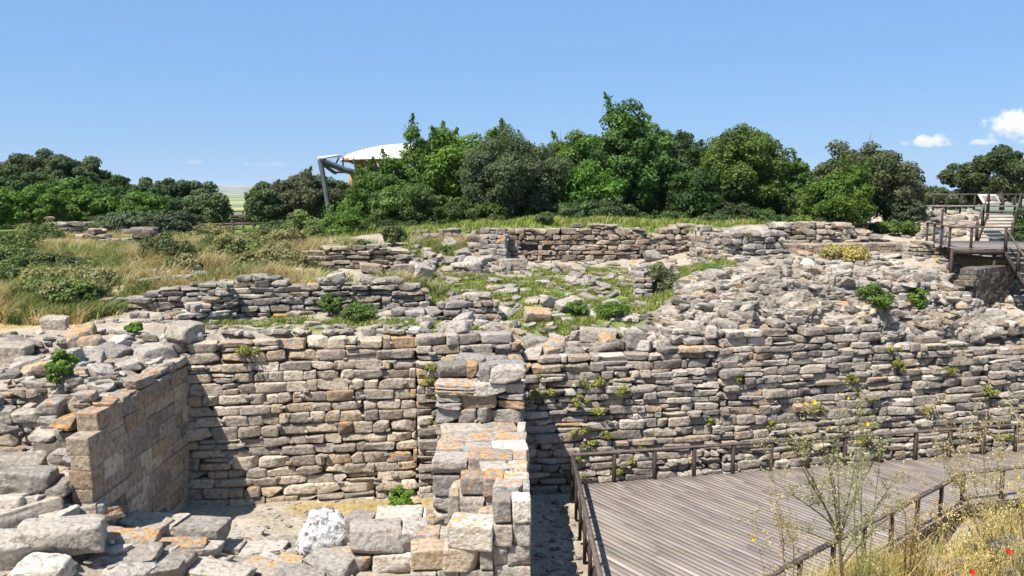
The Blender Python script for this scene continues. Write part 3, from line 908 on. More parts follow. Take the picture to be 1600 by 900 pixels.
wall('far_ruin_wall', 'long low brown wall by the distant fence in the gap between the trees', 'stone wall', [tuple(at(318, 352, 58)[:2]), tuple(at(445, 352, 60)[:2])], 4.8, [(0, 5.9), (0.5, 6.05), (1, 5.9)], 0.8, 0.03, course=(0.3, 0.4), length=(0.5, 1.2), seed=64, ragged=0.12, tint=np.array((0.62, 0.55, 0.5)), lichen_top=0.0)

# ------------------------------------------------------------------ loose stones
def loose_meshes(libs, tagname):
    out = []
    for i, (v, f) in enumerate(libs):
        out.append(make_mesh(tagname, v, f, M_LOOSE, True, None, R(34)))
    return out


L_BLOCK = loose_meshes(T_BIG + T_SQUARE[:6], 'stone_block')
L_ROCK = loose_meshes(T_BIGR, 'rubble_stone')
L_SMALL = loose_meshes(T_RUBBLE + T_BLOCK[:10], 'rubble_stone')


def loose(name, lib, p, size, rz, label, cat='stone', group=None, tilt=(0, 0), sink=0.2):
    o = link(name, lib[random.randrange(len(lib))])
    z = float(h(p[0], p[1])) if len(p) < 3 else p[2]
    o.location = (float(p[0]), float(p[1]), z + size[2] * (0.5 - sink))
    o.scale = size
    o.rotation_euler = (tilt[0], tilt[1], rz)
    return tag(o, label, cat, group)


# named blocks of the near rubble (pixel of the middle, size, turn, tilt, label)
NEAR = [
    ((98, 866), (1.5, 1.05, .6), .3, (-.16, .05), 'largest tilted grey slab in the rubble heap, with a broad flat top'),
    ((38, 768), (1.15, .6, .5), .05, (0, .03), 'long grey block with a pale lichened edge lying above the big tilted slab'),
    ((28, 820), (1.5, .55, .4), .5, (-.1, -.12), 'slanting pale slab sliding down from the long grey block'),
    ((98, 742), (.6, .6, .45), .2, (0, -.1), 'orange topped squat block beside the end of the wing wall'),
    ((122, 764), (.85, .45, .2), .7, (.1, -.35), 'thin slab propped on edge, orange on its upper side'),
    ((160, 762), (.65, .5, .42), .1, (0, .04), 'pale pitted block at the broken foot of the dressed wall'),
    ((158, 782), (.75, .5, .32), .0, (0, 0), 'flat pinkish slab under the pitted block'),
    ((172, 808), (.75, .6, .34), .1, (.05, .04), 'grey flat topped slab below the dressed face'),
    ((140, 812), (.6, .55, .45), .4, (.1, 0), 'dark rounded stone wedged behind the big tilted slab'),
    ((228, 830), (1.0, .6, .3), -.2, (.02, .12), 'pale angular slab pointing into the yard'),
    ((205, 852), (1.0, .55, .24), .1, (0, .03), 'smooth grey slab between two angular slabs'),
    ((306, 845), (1.35, .7, .5), -.05, (0, .03), 'long block with a white and orange lichen crust at the yard edge'),
    ((278, 862), (1.1, .45, .26), .05, (.05, 0), 'thin orange crusted slab under the long lichen block'),
    ((198, 876), (1.2, .7, .22), .0, (.04, -.04), 'broad grey slab below the smooth one'),
    ((278, 884), (.7, .5, .34), -.2, (0, .1), 'small white slab beside the thin orange slab'),
    ((230, 898), (1.3, .7, .28), .12, (.06, .04), 'wide flat slab blotched orange at the bottom of the heap'),
    ((20, 880), (1.1, .8, .6), .3, (.1, .1), 'dark block half under the slanting pale slab'),
    ((70, 905), (.9, .6, .4), -.1, (.1, 0), 'grey block at the lower rim of the heap'),
    ((350, 900), (1.2, .6, .22), -.1, (0, .05), 'flat pale slab with a dark step in its side'),
    ((420, 896), (1.1, .6, .2), -.3, (0, .08), 'pale flat slab in front of the white boulder'),
    ((345, 858), (1.0, .5, .14), -.02, (0, 0), 'thin paving slab flush with the yard floor'),
    ((410, 862), (1.0, .6, .16), .04, (0, 0), 'second paving slab set in the yard floor, beside a dry tuft'),
    ((455, 852), (.8, .5, .14), .02, (0, 0), 'small paving slab behind the dry tuft'),
    ((380, 838), (.9, .5, .12), .02, (0, 0), 'worn paving slab farthest into the yard'),
    ((515, 893), (1.0, .7, .36), -.35, (.05, .1), 'pale block leaning in front of the white boulder'),
    ((470, 905), (1.0, .7, .24), .2, (0, .05), 'broken slab nearest below the white boulder'),
    ((72, 690), (.95, .75, .4), .1, (.02, .05), 'orange crusted block resting on the steps of the wing wall'),
    ((80, 712), (1.4, .5, .36), .12, (0, -.05), 'long slab under the orange crusted block'),
    ((160, 738), (1.0, .7, .34), .05, (0, 0), 'flat slab with orange edge on the lowest step of the wing wall'),
    ((20, 735), (1.2, .7, .3), .1, (0, .02), 'broad pale slab beneath the fill wall'),
    ((130, 718), (.4, .4, .35), .1, (0, .02), 'small round stone tucked under the wing wall steps'),
]
for (px, py), size, rz, tilt, label in NEAR:
    p = hit(px, py)
    loose('stone_block', L_BLOCK, p, size, rz, label, 'stone block', None, tilt, -.05 if 'largest' in label else 0.12)
EXTRA = 'weathered grey stone packed among the big slabs of the near rubble heap'
for i in range(40):
    px, py = random.uniform(-10, 330), random.uniform(742, 920)
    if px > 150 and py < 800 + (px - 150) * 0.1: continue
    if 25 < px < 180 and 812 < py < 900: continue
    s = random.uniform(.3, .75)
    loose('stone_block', L_BLOCK + L_ROCK, hit(px, py), (s * random.uniform(1.1, 1.9), s, s * random.uniform(.32, .6)), random.uniform(-.4, .5), EXTRA, 'stone block', 'stones packed in the near rubble heap', (random.gauss(0, .12), random.gauss(0, .12)), .25)
for i in range(10):
    px, py = random.uniform(330, 560), random.uniform(880, 915)
    s = random.uniform(.25, .5)
    loose('stone_block', L_BLOCK + L_ROCK, hit(px, py), (s * 1.6, s, s * .3), random.uniform(-.3, .3), 'pale stone bedded along the edge of the yard in front of the boulder', 'stone block', 'stones bedded along the yard edge', (random.gauss(0, .1), random.gauss(0, .1)), .3)

# white pitted boulder
bv, bf = stone_shape(26, 2.8, 901, 0.2, 3, 0.15, 0.12)
pit = fbm(bv * 13 + 3, 3)
bn = bv / np.linalg.norm(bv, axis=1, keepdims=True)
bv = bv - bn * (sstep(pit, 0.60, 0.72) * 0.05)[:, None] + bn * ((fbm(bv * 26, 3) - .5) * .03)[:, None]


def boulder_material():
    m, t = material('white_pitted_limestone')
    pos = t.n('ShaderNodeNewGeometry').outputs['Position']
    n1, n2 = t.noise(pos, 5.5, 5, .6), t.noise(pos, 22, 5, .6)
    c = t.mix(t.ramp(n1, .38, .52), (.17, .165, .16), (.56, .55, .535))
    c = t.mix(t.math('MULTIPLY', t.ramp(n2, .42, .34), .6), c, (.12, .115, .11))
    finish(t, c, .95, t.math('ADD', n1, t.math('MULTIPLY', n2, .6)), .05, .1)
    return m


bo = link('boulder', make_mesh('boulder', bv, bf, boulder_material()))
bp = hit(500, 872)
bo.location, bo.scale, bo.rotation_euler = (bp[0], bp[1] + .3, bp[2] + .36), (1.15, .95, 1.0), (0.1, .35, .4)
tag(bo, 'white pitted boulder standing alone at the edge of the yard', 'boulder')

# loose stones on the grass and the mound
count = {'rubble_stone': 0}


def scatter(n, region, smin, smax, label, group, flat=(.4, .8), sink=.22, lib=None, cat='stone', name='rubble_stone', tilt=.2, elong=(1.0, 1.7)):
    poly = np.array(region, float)
    x0, y0, x1, y1 = poly[:, 0].min(), poly[:, 1].min(), poly[:, 0].max(), poly[:, 1].max()

    def inside(x, y):
        c = False
        for i in range(len(poly)):
            a, b = poly[i], poly[i - 1]
            if (a[1] > y) != (b[1] > y) and x < (b[0] - a[0]) * (y - a[1]) / (b[1] - a[1]) + a[0]: c = not c
        return c
    made = []
    while len(made) < n:
        px, py = random.uniform(x0, x1), random.uniform(y0, y1)
        if not inside(px, py): continue
        p = hit(px, py)
        s = random.uniform(smin, smax)
        made.append(1)
        loose(name, lib or (L_ROCK + L_SMALL), p, (s * random.uniform(*elong), s, s * random.uniform(*flat)), random.uniform(0, 6.28), label, cat, group, (random.gauss(0, tilt), random.gauss(0, tilt)), sink)


MOUND = [(1075, 440), (1130, 425), (1300, 425), (1410, 432), (1490, 460), (1560, 500), (1600, 515), (1600, 530), (1410, 545), (1250, 520), (1120, 520), (1050, 540), (1020, 520)]
scatter(170, MOUND, .30, .50, 'pale angular stone in the rubble mound above the retaining wall', 'rubble stones heaped on the mound', (.38, .62), tilt=.22, sink=.02, elong=(1.2, 2.1))
scatter(32, [(780, 460), (800, 500), (1010, 500), (1010, 450), (900, 425), (700, 430), (660, 450)], .24, .5, 'pale fallen stone lying in the green grass of the hollow', 'fallen stones in the grassy hollow', (.3, .55), tilt=.18, elong=(1.2, 2.2))
scatter(22, [(820, 540), (1000, 520), (1040, 545), (1000, 555), (830, 560)], .3, .6, 'fallen stone on the ledge where the retaining wall is lowest', 'fallen stones on the low ledge')
scatter(24, [(640, 500), (800, 470), (800, 525), (640, 525)], .25, .5, 'tumbled stone by the low round-stoned wall on the terrace', 'tumbled stones on the terrace')
scatter(26, [(650, 370), (760, 370), (800, 420), (690, 425)], .35, .7, 'pale tumbled stone on the slope below the return wall', 'tumbled stones on the slope', elong=(1.1, 2))
scatter(26, [(30, 560), (80, 530), (300, 530), (300, 560), (200, 610), (60, 620)], .35, .7, 'pale stone lying on the rubble fill behind the fill wall', 'stones on the rubble fill', tilt=.15)
scatter(22, [(1230, 385), (1480, 385), (1480, 425), (1200, 420)], .3, .55, 'pale stone on the stony plateau behind the mound', 'stones on the stony plateau', (.25, .45))
scatter(12, [(150, 410), (330, 420), (330, 440), (150, 440)], .3, .55, 'grey stone half hidden in the dry grass slope', 'stones in the dry grass')
scatter(14, [(870, 400), (1070, 405), (1060, 450), (980, 470), (870, 440)], .4, .75, 'grey stone of the ruined footing in front of the slotted wall', 'footing stones before the slotted wall', elong=(1.1, 1.8))
for (px, py), size, rz, tilt, label in (
    ((655, 440), (1.0, .55, .7), 1.1, (.5, .2), 'flat pale slab leaning at the end of the terrace wall'),
    ((628, 440), (.85, .6, .7), .1, (0, 0), 'rounded block at the end of the terrace wall, next to the leaning slab'),
    ((525, 432), (.55, .4, .32), .2, (0, -.15), 'small white stone perched on the terrace wall'),
    ((860, 480), (1.1, .4, .35), .9, (.1, .3), 'long white slab tilted in the middle of the grassy hollow'),
    ((888, 482), (.8, .45, .3), .5, (.2, -.2), 'squarish white slab crossing the long tilted slab'),
    ((840, 502), (.8, .5, .4), .2, (.3, .1), 'grey white slab below the crossing slabs'),
    ((935, 533), (1.1, .6, .4), -.1, (0, .06), 'broad white stone alone on the dry grass near the ledge'),
    ((990, 545), (.55, .5, .5), .3, (0, .1), 'cream stone at the end of the low ledge'),
    ((835, 548), (.7, .5, .42), .0, (0, 0), 'brown rounded stone on top of the wall beside the cross wall'),
    ((797, 420), (1.3, .6, .45), .05, (0, 0), 'orange ended long block at the foot of the return wall'),
    ((1110, 345), (.9, .5, .4), .1, (0, 0), 'squared block lying on top of the bright stump'),
    ((90, 514), (.75, .5, .4), .0, (0, 0), 'brown block lying alone on the earth bank'),
    ((432, 436), (.75, .45, .32), .1, (0, 0), 'first of four coping blocks in a row on the terrace wall, at its broken corner'),
    ((462, 434), (.55, .45, .36), .1, (0, 0), 'second coping block from the broken corner of the terrace wall'),
    ((480, 434), (.6, .45, .34), .15, (0, .03), 'third coping block from the broken corner of the terrace wall'),
    ((488, 442), (.7, .45, .34), .1, (0, 0), 'coping block at the inner end of the row on the terrace wall'),
    ((236, 447), (.75, .45, .3), .1, (0, -.12), 'tilted coping stone on the dark thin bedded wall'),
    ((284, 448), (.75, .5, .42), .1, (0, 0), 'square coping stone standing on the dark thin bedded wall'),
    ((480, 385), (.6, .4, .35), .1, (0, .1), 'white stone on the sloping end of the ruined house wall'),
    ((580, 425), (.8, .5, .3), .3, (.1, .1), 'pale stone fallen in the breach of the ruined house wall'),
    ((18, 562), (.95, .7, .45), .1, (0, .05), 'big pinkish block on the corner of the fill wall'),
    ((1445, 448), (.75, .6, .5), .1, (0, .05), 'large rounded grey boulder at the far end of the mound'),
):
    p = hit(px, py)
    if label.startswith('small white stone perched'): p = np.array((*at(525, 432, 24.4)[:2], 4.98))
    loose('stone_block', L_BLOCK, p, size, rz, label, 'stone block', None, tilt, .1)

# small rubble that nobody could count
def rubble(name, regions, seed, mat=None, parent_tag='stuff'):
    rg = np.random.default_rng(seed)
    st = Stones()
    mound = None
    for poly, n, smin, smax in regions:
        is_mound = poly is MOUND
        poly = np.array(poly, float)
        mound = poly if is_mound else None
        lo, hi = poly.min(0), poly.max(0)
        k = 0
        while k < n:
            px, py = rg.uniform(lo[0], hi[0]), rg.uniform(lo[1], hi[1])
            c = False
            for i in range(len(poly)):
                a, b = poly[i], poly[i - 1]
                if (a[1] > py) != (b[1] > py) and px < (b[0] - a[0]) * (py - a[1]) / (b[1] - a[1]) + a[0]: c = not c
            if not c: continue
            k += 1
            p = hit(px, py)
            s = smin + (smax - smin) * rg.random() ** 2
            piled = 0.16 * (poly is mound) * rg.random()
            st.put(rg, T_RUBBLE + T_BLOCK, p + np.array((0, 0, s * .15 + piled)), (s * rg.uniform(1.1, 2.0), s, s * rg.uniform(.4, .7)), rg.normal(0, .6), .16, PAL[rg.choice(len(PAL), p=PAL_P)] * rg.uniform(.68, 1.12) * np.array((1.04, 1.03, 1.0)), 0.4 * (rg.random() < .12))
    o = st.build(name, M_STONE)
    return tag(o, kind=parent_tag)


tag(rubble('rubble', [
    (MOUND, 2500, .15, .42),
    ([(1020, 540), (1110, 500), (1600, 500), (1600, 560), (1400, 560)], 160, .15, .4),
    ([(660, 430), (1010, 430), (1030, 550), (640, 525)], 330, .06, .3),
    ([(820, 530), (1050, 520), (1040, 560), (820, 565)], 160, .08, .28),
    ([(300, 500), (800, 500), (800, 530), (300, 530)], 260, .06, .24),
    ([(0, 520), (300, 520), (300, 570), (180, 620), (0, 640)], 260, .08, .34),
    ([(640, 360), (800, 360), (800, 430), (640, 430)], 160, .12, .4),
    ([(1080, 380), (1500, 380), (1500, 430), (1080, 430)], 380, .08, .34),
    ([(820, 395), (1080, 400), (1080, 440), (820, 440)], 130, .1, .35),
    ([(0, 735), (160, 735), (300, 830), (560, 860), (560, 905), (0, 905)], 330, .06, .26),
    ([(280, 780), (680, 770), (680, 800), (280, 860)], 110, .03, .1),
    ([(840, 770), (890, 770), (910, 900), (840, 900)], 120, .03, .14),
    ([(0, 370), (450, 370), (450, 440), (0, 440)], 70, .12, .4),
    ([(1400, 330), (1530, 330), (1530, 370), (1420, 380)], 160, .15, .5),
    ([(1430, 430), (1600, 436), (1610, 510), (1490, 480)], 110, .14, .5),
    ([(620, 800), (700, 790), (700, 830), (640, 840)], 40, .06, .2),
    ([(1440, 860), (1600, 840), (1600, 905), (1420, 905)], 40, .06, .25),
], 77), 'small broken limestone rubble strewn over the terraces and the mound', 'rubble')

# ------------------------------------------------------------------ foliage
def leaf_quads(c, nrm, size, rg, aspect=0.55, fold=0.15):
    """n leaf faces (rhombs) at points c with normals nrm"""
    n = len(c)
    t = rg.normal(size=(n, 3))
    t -= (t * nrm).sum(1, keepdims=True) * nrm
    t /= np.linalg.norm(t, axis=1, keepdims=True) + 1e-9
    b = np.cross(nrm, t)
    s = np.asarray(size).reshape(-1, 1)
    v = np.stack([c - t * s, c + b * s * aspect + nrm * s * fold, c + t * s, c - b * s * aspect + nrm * s * fold], 1).reshape(-1, 3)
    q = np.arange(n * 4).reshape(n, 4)
    return v, q


def lobed_crown(rg, rx, ry, rz, n_lobes, lobe_r, n_leaf, leaf, col, col2, low=0.0, spread=1.0, up=0.35):
    """leaf faces on many uneven lobes through an ellipsoid standing on z=0"""
    cs, rs = [], []
    ph = rg.random(3) * 25
    tries = 0
    while len(cs) < n_lobes and tries < 9000:
        tries += 1
        d = rg.normal(size=3)
        d /= np.linalg.norm(d)
        if d[2] < -0.75 + low: continue
        rad = rg.uniform(0.2, 1.0) ** 0.42
        env = 0.66 + 0.72 * fbm(np.array([d * 1.5 + ph]), 3)[0]
        p = d * rad * np.array((rx, ry, rz)) * env * (0.85 + 0.28 * rg.random())
        p[2] += rz
        if p[2] < 0.05 * rz: p[2] = rg.uniform(0.05, 0.2) * rz
        cs.append(p)
        rs.append(lobe_r * rg.uniform(0.55, 1.35))
    cs, rs = np.array(cs), np.array(rs)
    k = rg.choice(len(cs), n_leaf, p=rs ** 2 / (rs ** 2).sum())
    d = rg.normal(size=(n_leaf, 3))
    d /= np.linalg.norm(d, axis=1, keepdims=True)
    d[:, 2] = np.abs(d[:, 2]) * np.where(rg.random(n_leaf) < 0.72, 1, -1)
    rad = rg.random(n_leaf) ** 0.33 * spread
    c = cs[k] + d * (rs[k] * rad)[:, None] * np.array((1, 1, 0.8))
    nrm = d + rg.normal(size=(n_leaf, 3)) * 0.6 + np.array((0, 0, up))
    nrm /= np.linalg.norm(nrm, axis=1, keepdims=True)
    v, q = leaf_quads(c, nrm, leaf * rg.uniform(0.6, 1.35, n_leaf), rg)
    tone = rg.random(len(cs))[k][:, None] * 0.75 + rg.random((n_leaf, 1)) * 0.45 - .1
    cc = np.asarray(col) * (1 - tone) + np.asarray(col2) * tone
    return v, q, np.repeat(cc, 4, axis=0), cs


def tree(name, label, cat, base, height, width, col, col2, seed, n_leaf=9000, leaf=0.13, lobes=60, lobe_r=None, trunk=0.18, skirt=0.12, depth=None, group=None, up=0.35, spikes=0, dead=0):
    rg = np.random.default_rng(seed)
    var = np.array((rg.uniform(.84, 1.06), rg.uniform(.86, 1.02), rg.uniform(.85, 1.15))) * rg.uniform(.82, 1.05)
    col, col2 = np.asarray(col) * var, np.asarray(col2) * var
    base = np.asarray(base, float)
    e = empty(name, tuple(base), label, cat, group)
    rx = width / 2
    ry = (depth or width) / 2
    z0 = height * skirt
    rz = (height - z0) / 2
    lobe_r = lobe_r or 0.15 * min(rx, rz) + 0.20
    lobes, n_leaf, leaf = int(lobes * 2.3), int(n_leaf * 2.7), leaf * 0.65
    v, q, cc, cs = lobed_crown(rg, rx - lobe_r * .5, ry - lobe_r * .5, rz - lobe_r * .3, lobes, lobe_r, n_leaf, leaf, col, col2, up=up)
    mb = MB()
    mb.add(v + base + np.array((0, 0, z0)), q=q, c=cc)
    for s in range(spikes):                                   # shoots that stick out of the outline
        a = rg.uniform(0, 6.28)
        k = rg.integers(len(cs))
        p0 = cs[np.argsort(-cs[:, 2])[rg.integers(max(3, len(cs) // 4))]]
        ln = rg.uniform(.5, 1.3)
        d = np.array((math.cos(a) * .5, math.sin(a) * .5, 1.0))
        n = 260
        tt = rg.random(n)
        c = p0 + d * (tt * ln)[:, None] + rg.normal(size=(n, 3)) * (0.24 * (1.1 - tt))[:, None]
        nr = rg.normal(size=(n, 3)) + np.array((0, 0, .4))
        nr /= np.linalg.norm(nr, axis=1, keepdims=True)
        vv, qq = leaf_quads(c, nr, leaf * rg.uniform(.6, 1.2, n), rg)
        t = rg.random((n, 1))
        mb.add(vv + base + np.array((0, 0, z0)), q=qq, c=np.repeat(np.asarray(col) * (1 - t) + np.asarray(col2) * t, 4, axis=0))
    mb.build('crown', M_LEAF, e, smooth=False)
    tb = MB()
    lean = rg.normal(0, .06, 2)
    zz = np.linspace(-0.3, height * 0.62, 6)
    pts = np.stack([base[0] + lean[0] * zz + rg.normal(0, .04, 6), base[1] + lean[1] * zz + rg.normal(0, .04, 6), base[2] + zz], -1)
    tb.tube(pts, np.linspace(trunk, trunk * .35, 6), 7)
    top = np.argsort(-cs[:, 2])
    for j in range(min(9, len(cs))):
        tgt = cs[rg.integers(len(cs))] + base + np.array((0, 0, z0))
        s = pts[rg.integers(1, 5)]
        mid = (s + tgt) / 2 + rg.normal(0, .15, 3)
        tb.tube([s, mid, tgt], [trunk * .4, trunk * .25, trunk * .08], 5)
    for j in range(dead):
        s = cs[top[rg.integers(4)]] + base + np.array((0, 0, z0))
        tip = s + np.array((rg.normal(0, .25), rg.normal(0, .2), .6 + rg.uniform(0, .4)))
        tb.tube([s, (s + tip) / 2 + rg.normal(0, .08, 3), tip], [.02, .012, .005], 4)
    tb.build('trunk', M_BARK, e)
    return e


def ptree(name, label, px, y, py_top, py_base, w_px, col, col2, seed, cat='tree', **kw):
    b = at(px, py_base, y)
    gz = float(h(b[0], y)) if y < 64 and abs(b[0]) < 33 else b[2]
    t = at(px, py_top, y)
    ground = min(gz, b[2] + 0.6)
    width = w_px * 1.08 * y / FPX
    return tree(name, label, cat, (b[0], y, ground), t[2] - ground, width, col, col2, seed, **kw)


DK, DK2 = (0.050, 0.084, 0.028), (0.105, 0.155, 0.050)
OL, OL2 = (0.072, 0.098, 0.042), (0.140, 0.168, 0.074)
BR, BR2 = (0.070, 0.135, 0.024), (0.145, 0.230, 0.042)
VB, VB2 = (0.095, 0.185, 0.022), (0.175, 0.280, 0.042)

TREES = [
    # name, label, px, y, top, base, width, colours, seed, extra
    ('oak_tree', 'broad grey green oak, the taller of the two crowns beyond the bright bushes', 62, 62, 238, 345, 135, OL, DK2, 1, dict(n_leaf=15000, lobes=75, leaf=.17)),
    ('oak_tree', 'rounded grey green oak with a slope on its outer side, next to the broad oak', 128, 60, 242, 350, 95, OL, DK2, 2, dict(n_leaf=12000, lobes=60, leaf=.17)),
    ('oak_tree', 'dark oak partly cut off by the edge of the view behind the bright tree', -25, 56, 250, 345, 130, DK, DK2, 3, dict(n_leaf=9000, leaf=.17)),
    ('young_tree', 'vivid green low spreading tree above the squat ruin', 55, 47, 288, 366, 215, VB, BR2, 4, dict(n_leaf=15000, lobes=80, leaf=.14, skirt=.05)),
    ('oak_tree', 'mid green tree in front of the two grey green oaks', 115, 52, 278, 352, 110, DK, BR2, 5, dict(n_leaf=9000, leaf=.15)),
    ('oak_tree', 'dark oak behind the small bright tree, left of the rounded grove', 195, 58, 278, 350, 80, DK, BR, 6, dict(n_leaf=8000, leaf=.16)),
    ('oak_tree', 'wide dome of dark oak, highest of the grove beside the gap', 265, 55, 276, 362, 135, DK, OL2, 7, dict(n_leaf=14000, lobes=70, leaf=.16, skirt=.03)),
    ('oak_tree', 'pale leaved oak at the edge of the gap where the plain shows', 324, 52, 294, 360, 58, OL, OL2, 8, dict(n_leaf=8000, leaf=.15, skirt=.03)),
    ('young_tree', 'small yellow green tree in front of the dark dome', 225, 48, 298, 358, 65, BR, VB2, 9, dict(n_leaf=6000, leaf=.14, skirt=.03)),
    ('olive_shrub', 'grey green shrub by the squat ruin under the grove', 205, 42, 328, 372, 100, OL, OL2, 10, dict(n_leaf=7000, leaf=.12, skirt=.0)),
    ('olive_shrub', 'silvery shrub at the near edge of the grove', 265, 41, 332, 372, 80, (0.07, .09, .05), (.14, .155, .10), 11, dict(n_leaf=6000, leaf=.12, skirt=.0)),
    ('oak_tree', 'round compact oak standing alone in the gap', 412, 53, 286, 360, 56, DK, OL2, 12, dict(n_leaf=9000, leaf=.15, skirt=.03)),
    ('oak_tree', 'olive coloured oak behind the steel leg of the shelter', 474, 54.5, 272, 372, 100, OL, OL2, 13, dict(n_leaf=12000, leaf=.14, skirt=.02, spikes=4)),
    ('young_tree', 'bright green bush at the foot of the olive coloured oak', 537, 40, 328, 382, 70, VB, BR2, 14, dict(n_leaf=7000, leaf=.09, skirt=.0, spikes=5)),
    ('young_tree', 'leafy tree with bright shoots in front of the white roof', 608, 46, 258, 372, 125, BR, BR2, 15, dict(n_leaf=14000, leaf=.13, skirt=.0, spikes=9, lobes=70)),
    ('young_tree', 'light green tree whose tall shoots rise over the white roof', 700, 48, 198, 368, 130, BR, VB2, 16, dict(n_leaf=15000, leaf=.14, skirt=.02, spikes=12, lobes=70)),
    ('young_tree', 'thin green sapling top leaning out beside the white roof', 650, 47, 200, 330, 58, BR, BR2, 17, dict(n_leaf=2600, leaf=.13, skirt=.25, spikes=2, lobes=22)),
    ('young_tree', 'low dark leafy tree under the bright shoots', 640, 43, 285, 372, 130, DK, BR2, 18, dict(n_leaf=10000, leaf=.12, skirt=.0)),
    ('oak_tree', 'dense grey olive oak forming a dome in the middle of the row', 800, 44, 205, 352, 155, (0.070, .098, .044), (.140, .17, .080), 19, dict(n_leaf=17000, leaf=.115, skirt=.02, lobes=90)),
    ('young_tree', 'green tree top peeping up behind the grey olive dome', 772, 52, 192, 330, 60, BR, BR2, 20, dict(n_leaf=5000, leaf=.14, spikes=5)),
    ('young_tree', 'mid green tree between the olive dome and the tallest tree', 885, 46, 208, 355, 95, BR, VB2, 21, dict(n_leaf=10000, leaf=.13, skirt=.03, spikes=4, dead=3)),
    ('ash_tree', 'tallest tree of the row, its uneven top rising well above the rest', 968, 45, 172, 356, 125, DK, BR2, 22, dict(n_leaf=17000, leaf=.14, skirt=.04, lobes=80, spikes=3)),
    ('ash_tree', 'broad dark flank tree leaning on the tallest tree', 1005, 47, 190, 356, 110, DK, BR2, 23, dict(n_leaf=11000, leaf=.14, skirt=.04, spikes=3)),
    ('young_tree', 'airy blue green tree with sky showing through its crown', 1062, 48, 198, 356, 75, (.04, .075, .03), (.085, .135, .05), 24, dict(n_leaf=5600, leaf=.13, skirt=.05, spikes=5, lobes=55, lobe_r=.42)),
    ('oak_tree', 'large round green tree nearest the square stump', 1150, 46, 193, 358, 155, DK, BR2, 25, dict(n_leaf=17000, leaf=.14, skirt=.02, lobes=85)),
    ('oak_tree', 'dark tree filling the dip behind the square stump', 1085, 44, 262, 356, 90, DK, BR, 26, dict(n_leaf=7000, leaf=.13, skirt=.02)),
    ('young_tree', 'slim green tree in the notch before the big oak', 1245, 46, 256, 362, 58, BR, BR2, 27, dict(n_leaf=6500, leaf=.13, skirt=.0, spikes=3)),
    ('oak_tree', 'big dense oak with a domed top beside the stair', 1348, 44, 226, 372, 165, DK, OL2, 28, dict(n_leaf=18000, leaf=.13, skirt=.0, lobes=95, dead=2)),
    ('young_tree', 'bright green young growth against the big dense oak', 1310, 41, 268, 374, 100, BR, BR2, 29, dict(n_leaf=10000, leaf=.12, skirt=.0, spikes=3)),
    ('oak_tree', 'dark low oak skirt between the big oak and the stone plateau', 1410, 42, 300, 378, 60, DK, OL2, 30, dict(n_leaf=6500, leaf=.13, skirt=.0)),
    ('ash_tree', 'loose dark tree behind the upper walkway and the sign', 1565, 58, 232, 322, 150, DK, DK2, 131, dict(n_leaf=13000, leaf=.17, skirt=.0, lobes=64)),
    ('olive_shrub', 'dark bush against the side of the wooden stair', 1622, 34.5, 320, 376, 72, DK, BR, 32, dict(n_leaf=7500, leaf=.10, skirt=.0)),
    ('olive_shrub', 'low green hedge under the upper walkway', 1470, 60, 292, 330, 120, DK, OL2, 33, dict(n_leaf=6000, leaf=.15, skirt=.0)),
    ('olive_shrub', 'dark rounded shrub under the middle of the tree row', 735, 42, 310, 356, 110, DK, BR, 34, dict(n_leaf=7000, leaf=.12, skirt=.0)),
    ('olive_shrub', 'shady shrub below the tallest tree', 930, 42.5, 305, 352, 110, DK, DK2, 35, dict(n_leaf=7000, leaf=.12, skirt=.0)),
]
TREES += [
    ('oak_tree', 'low dark oak right behind the slanted steel leg', 532, 58, 280, 352, 70, DK, OL2, 46, dict(n_leaf=7000, leaf=.15, skirt=.0)),
    ('oak_tree', 'dark oak filling the gap between the olive dome and the mid green tree', 850, 47, 225, 352, 90, DK, DK2, 40, dict(n_leaf=8000, leaf=.14, skirt=.0)),
    ('oak_tree', 'dark oak behind the bright shoots and the olive dome', 740, 51, 215, 350, 110, DK, BR2, 41, dict(n_leaf=8000, leaf=.15, skirt=.0)),
    ('ash_tree', 'green tree filling in behind the airy blue green tree', 1030, 51, 205, 352, 110, DK, BR2, 42, dict(n_leaf=9000, leaf=.15, skirt=.0)),
    ('oak_tree', 'dark oak behind the slim green tree in the notch', 1215, 50, 238, 355, 90, DK, DK2, 43, dict(n_leaf=7000, leaf=.15, skirt=.0)),
    ('young_tree', 'leafy bright tree below the tallest tree, on its far flank', 925, 43.5, 250, 354, 90, BR, BR2, 44, dict(n_leaf=8000, leaf=.13, skirt=.0)),
    ('oak_tree', 'mid green oak low between the round tree and the big oak', 1275, 44, 285, 362, 80, DK, BR2, 45, dict(n_leaf=7000, leaf=.13, skirt=.0)),
]
UNDER = [(1140, 43.5, 310, 'dark'), (1165, 44, 314, 'bright'), (1150, 48, 300, 'dark'), (800, 43, 328, 'dark'), (620, 41, 342, 'dark'), (560, 40.5, 345, 'bright'), (680, 42, 338, 'dark'), (760, 43, 335, 'dark'), (850, 43, 330, 'dark'), (900, 43.5, 328, 'dark'), (990, 43, 330, 'dark'), (1050, 43, 328, 'dark'), (1110, 42.5, 330, 'dark'), (1190, 43, 330, 'dark'), (1250, 42, 335, 'bright'), (1290, 41, 338, 'dark'), (1400, 41, 345, 'bright'), (300, 50, 335, 'dark'), (170, 46, 338, 'dark'), (450, 46, 340, 'dark')]
for i, (px, y, tp, k) in enumerate(UNDER):
    TREES.append(('undergrowth_shrub', 'dark undergrowth shrub at the foot of the tree row' if k == 'dark' else 'bright undergrowth shrub at the foot of the tree row', px, y, tp, 362, 75, *((DK, DK2) if k == 'dark' else (BR, BR2)), 60 + i, dict(n_leaf=3600, leaf=.12, skirt=0.0, lobes=30, group=k + ' undergrowth along the tree row')))
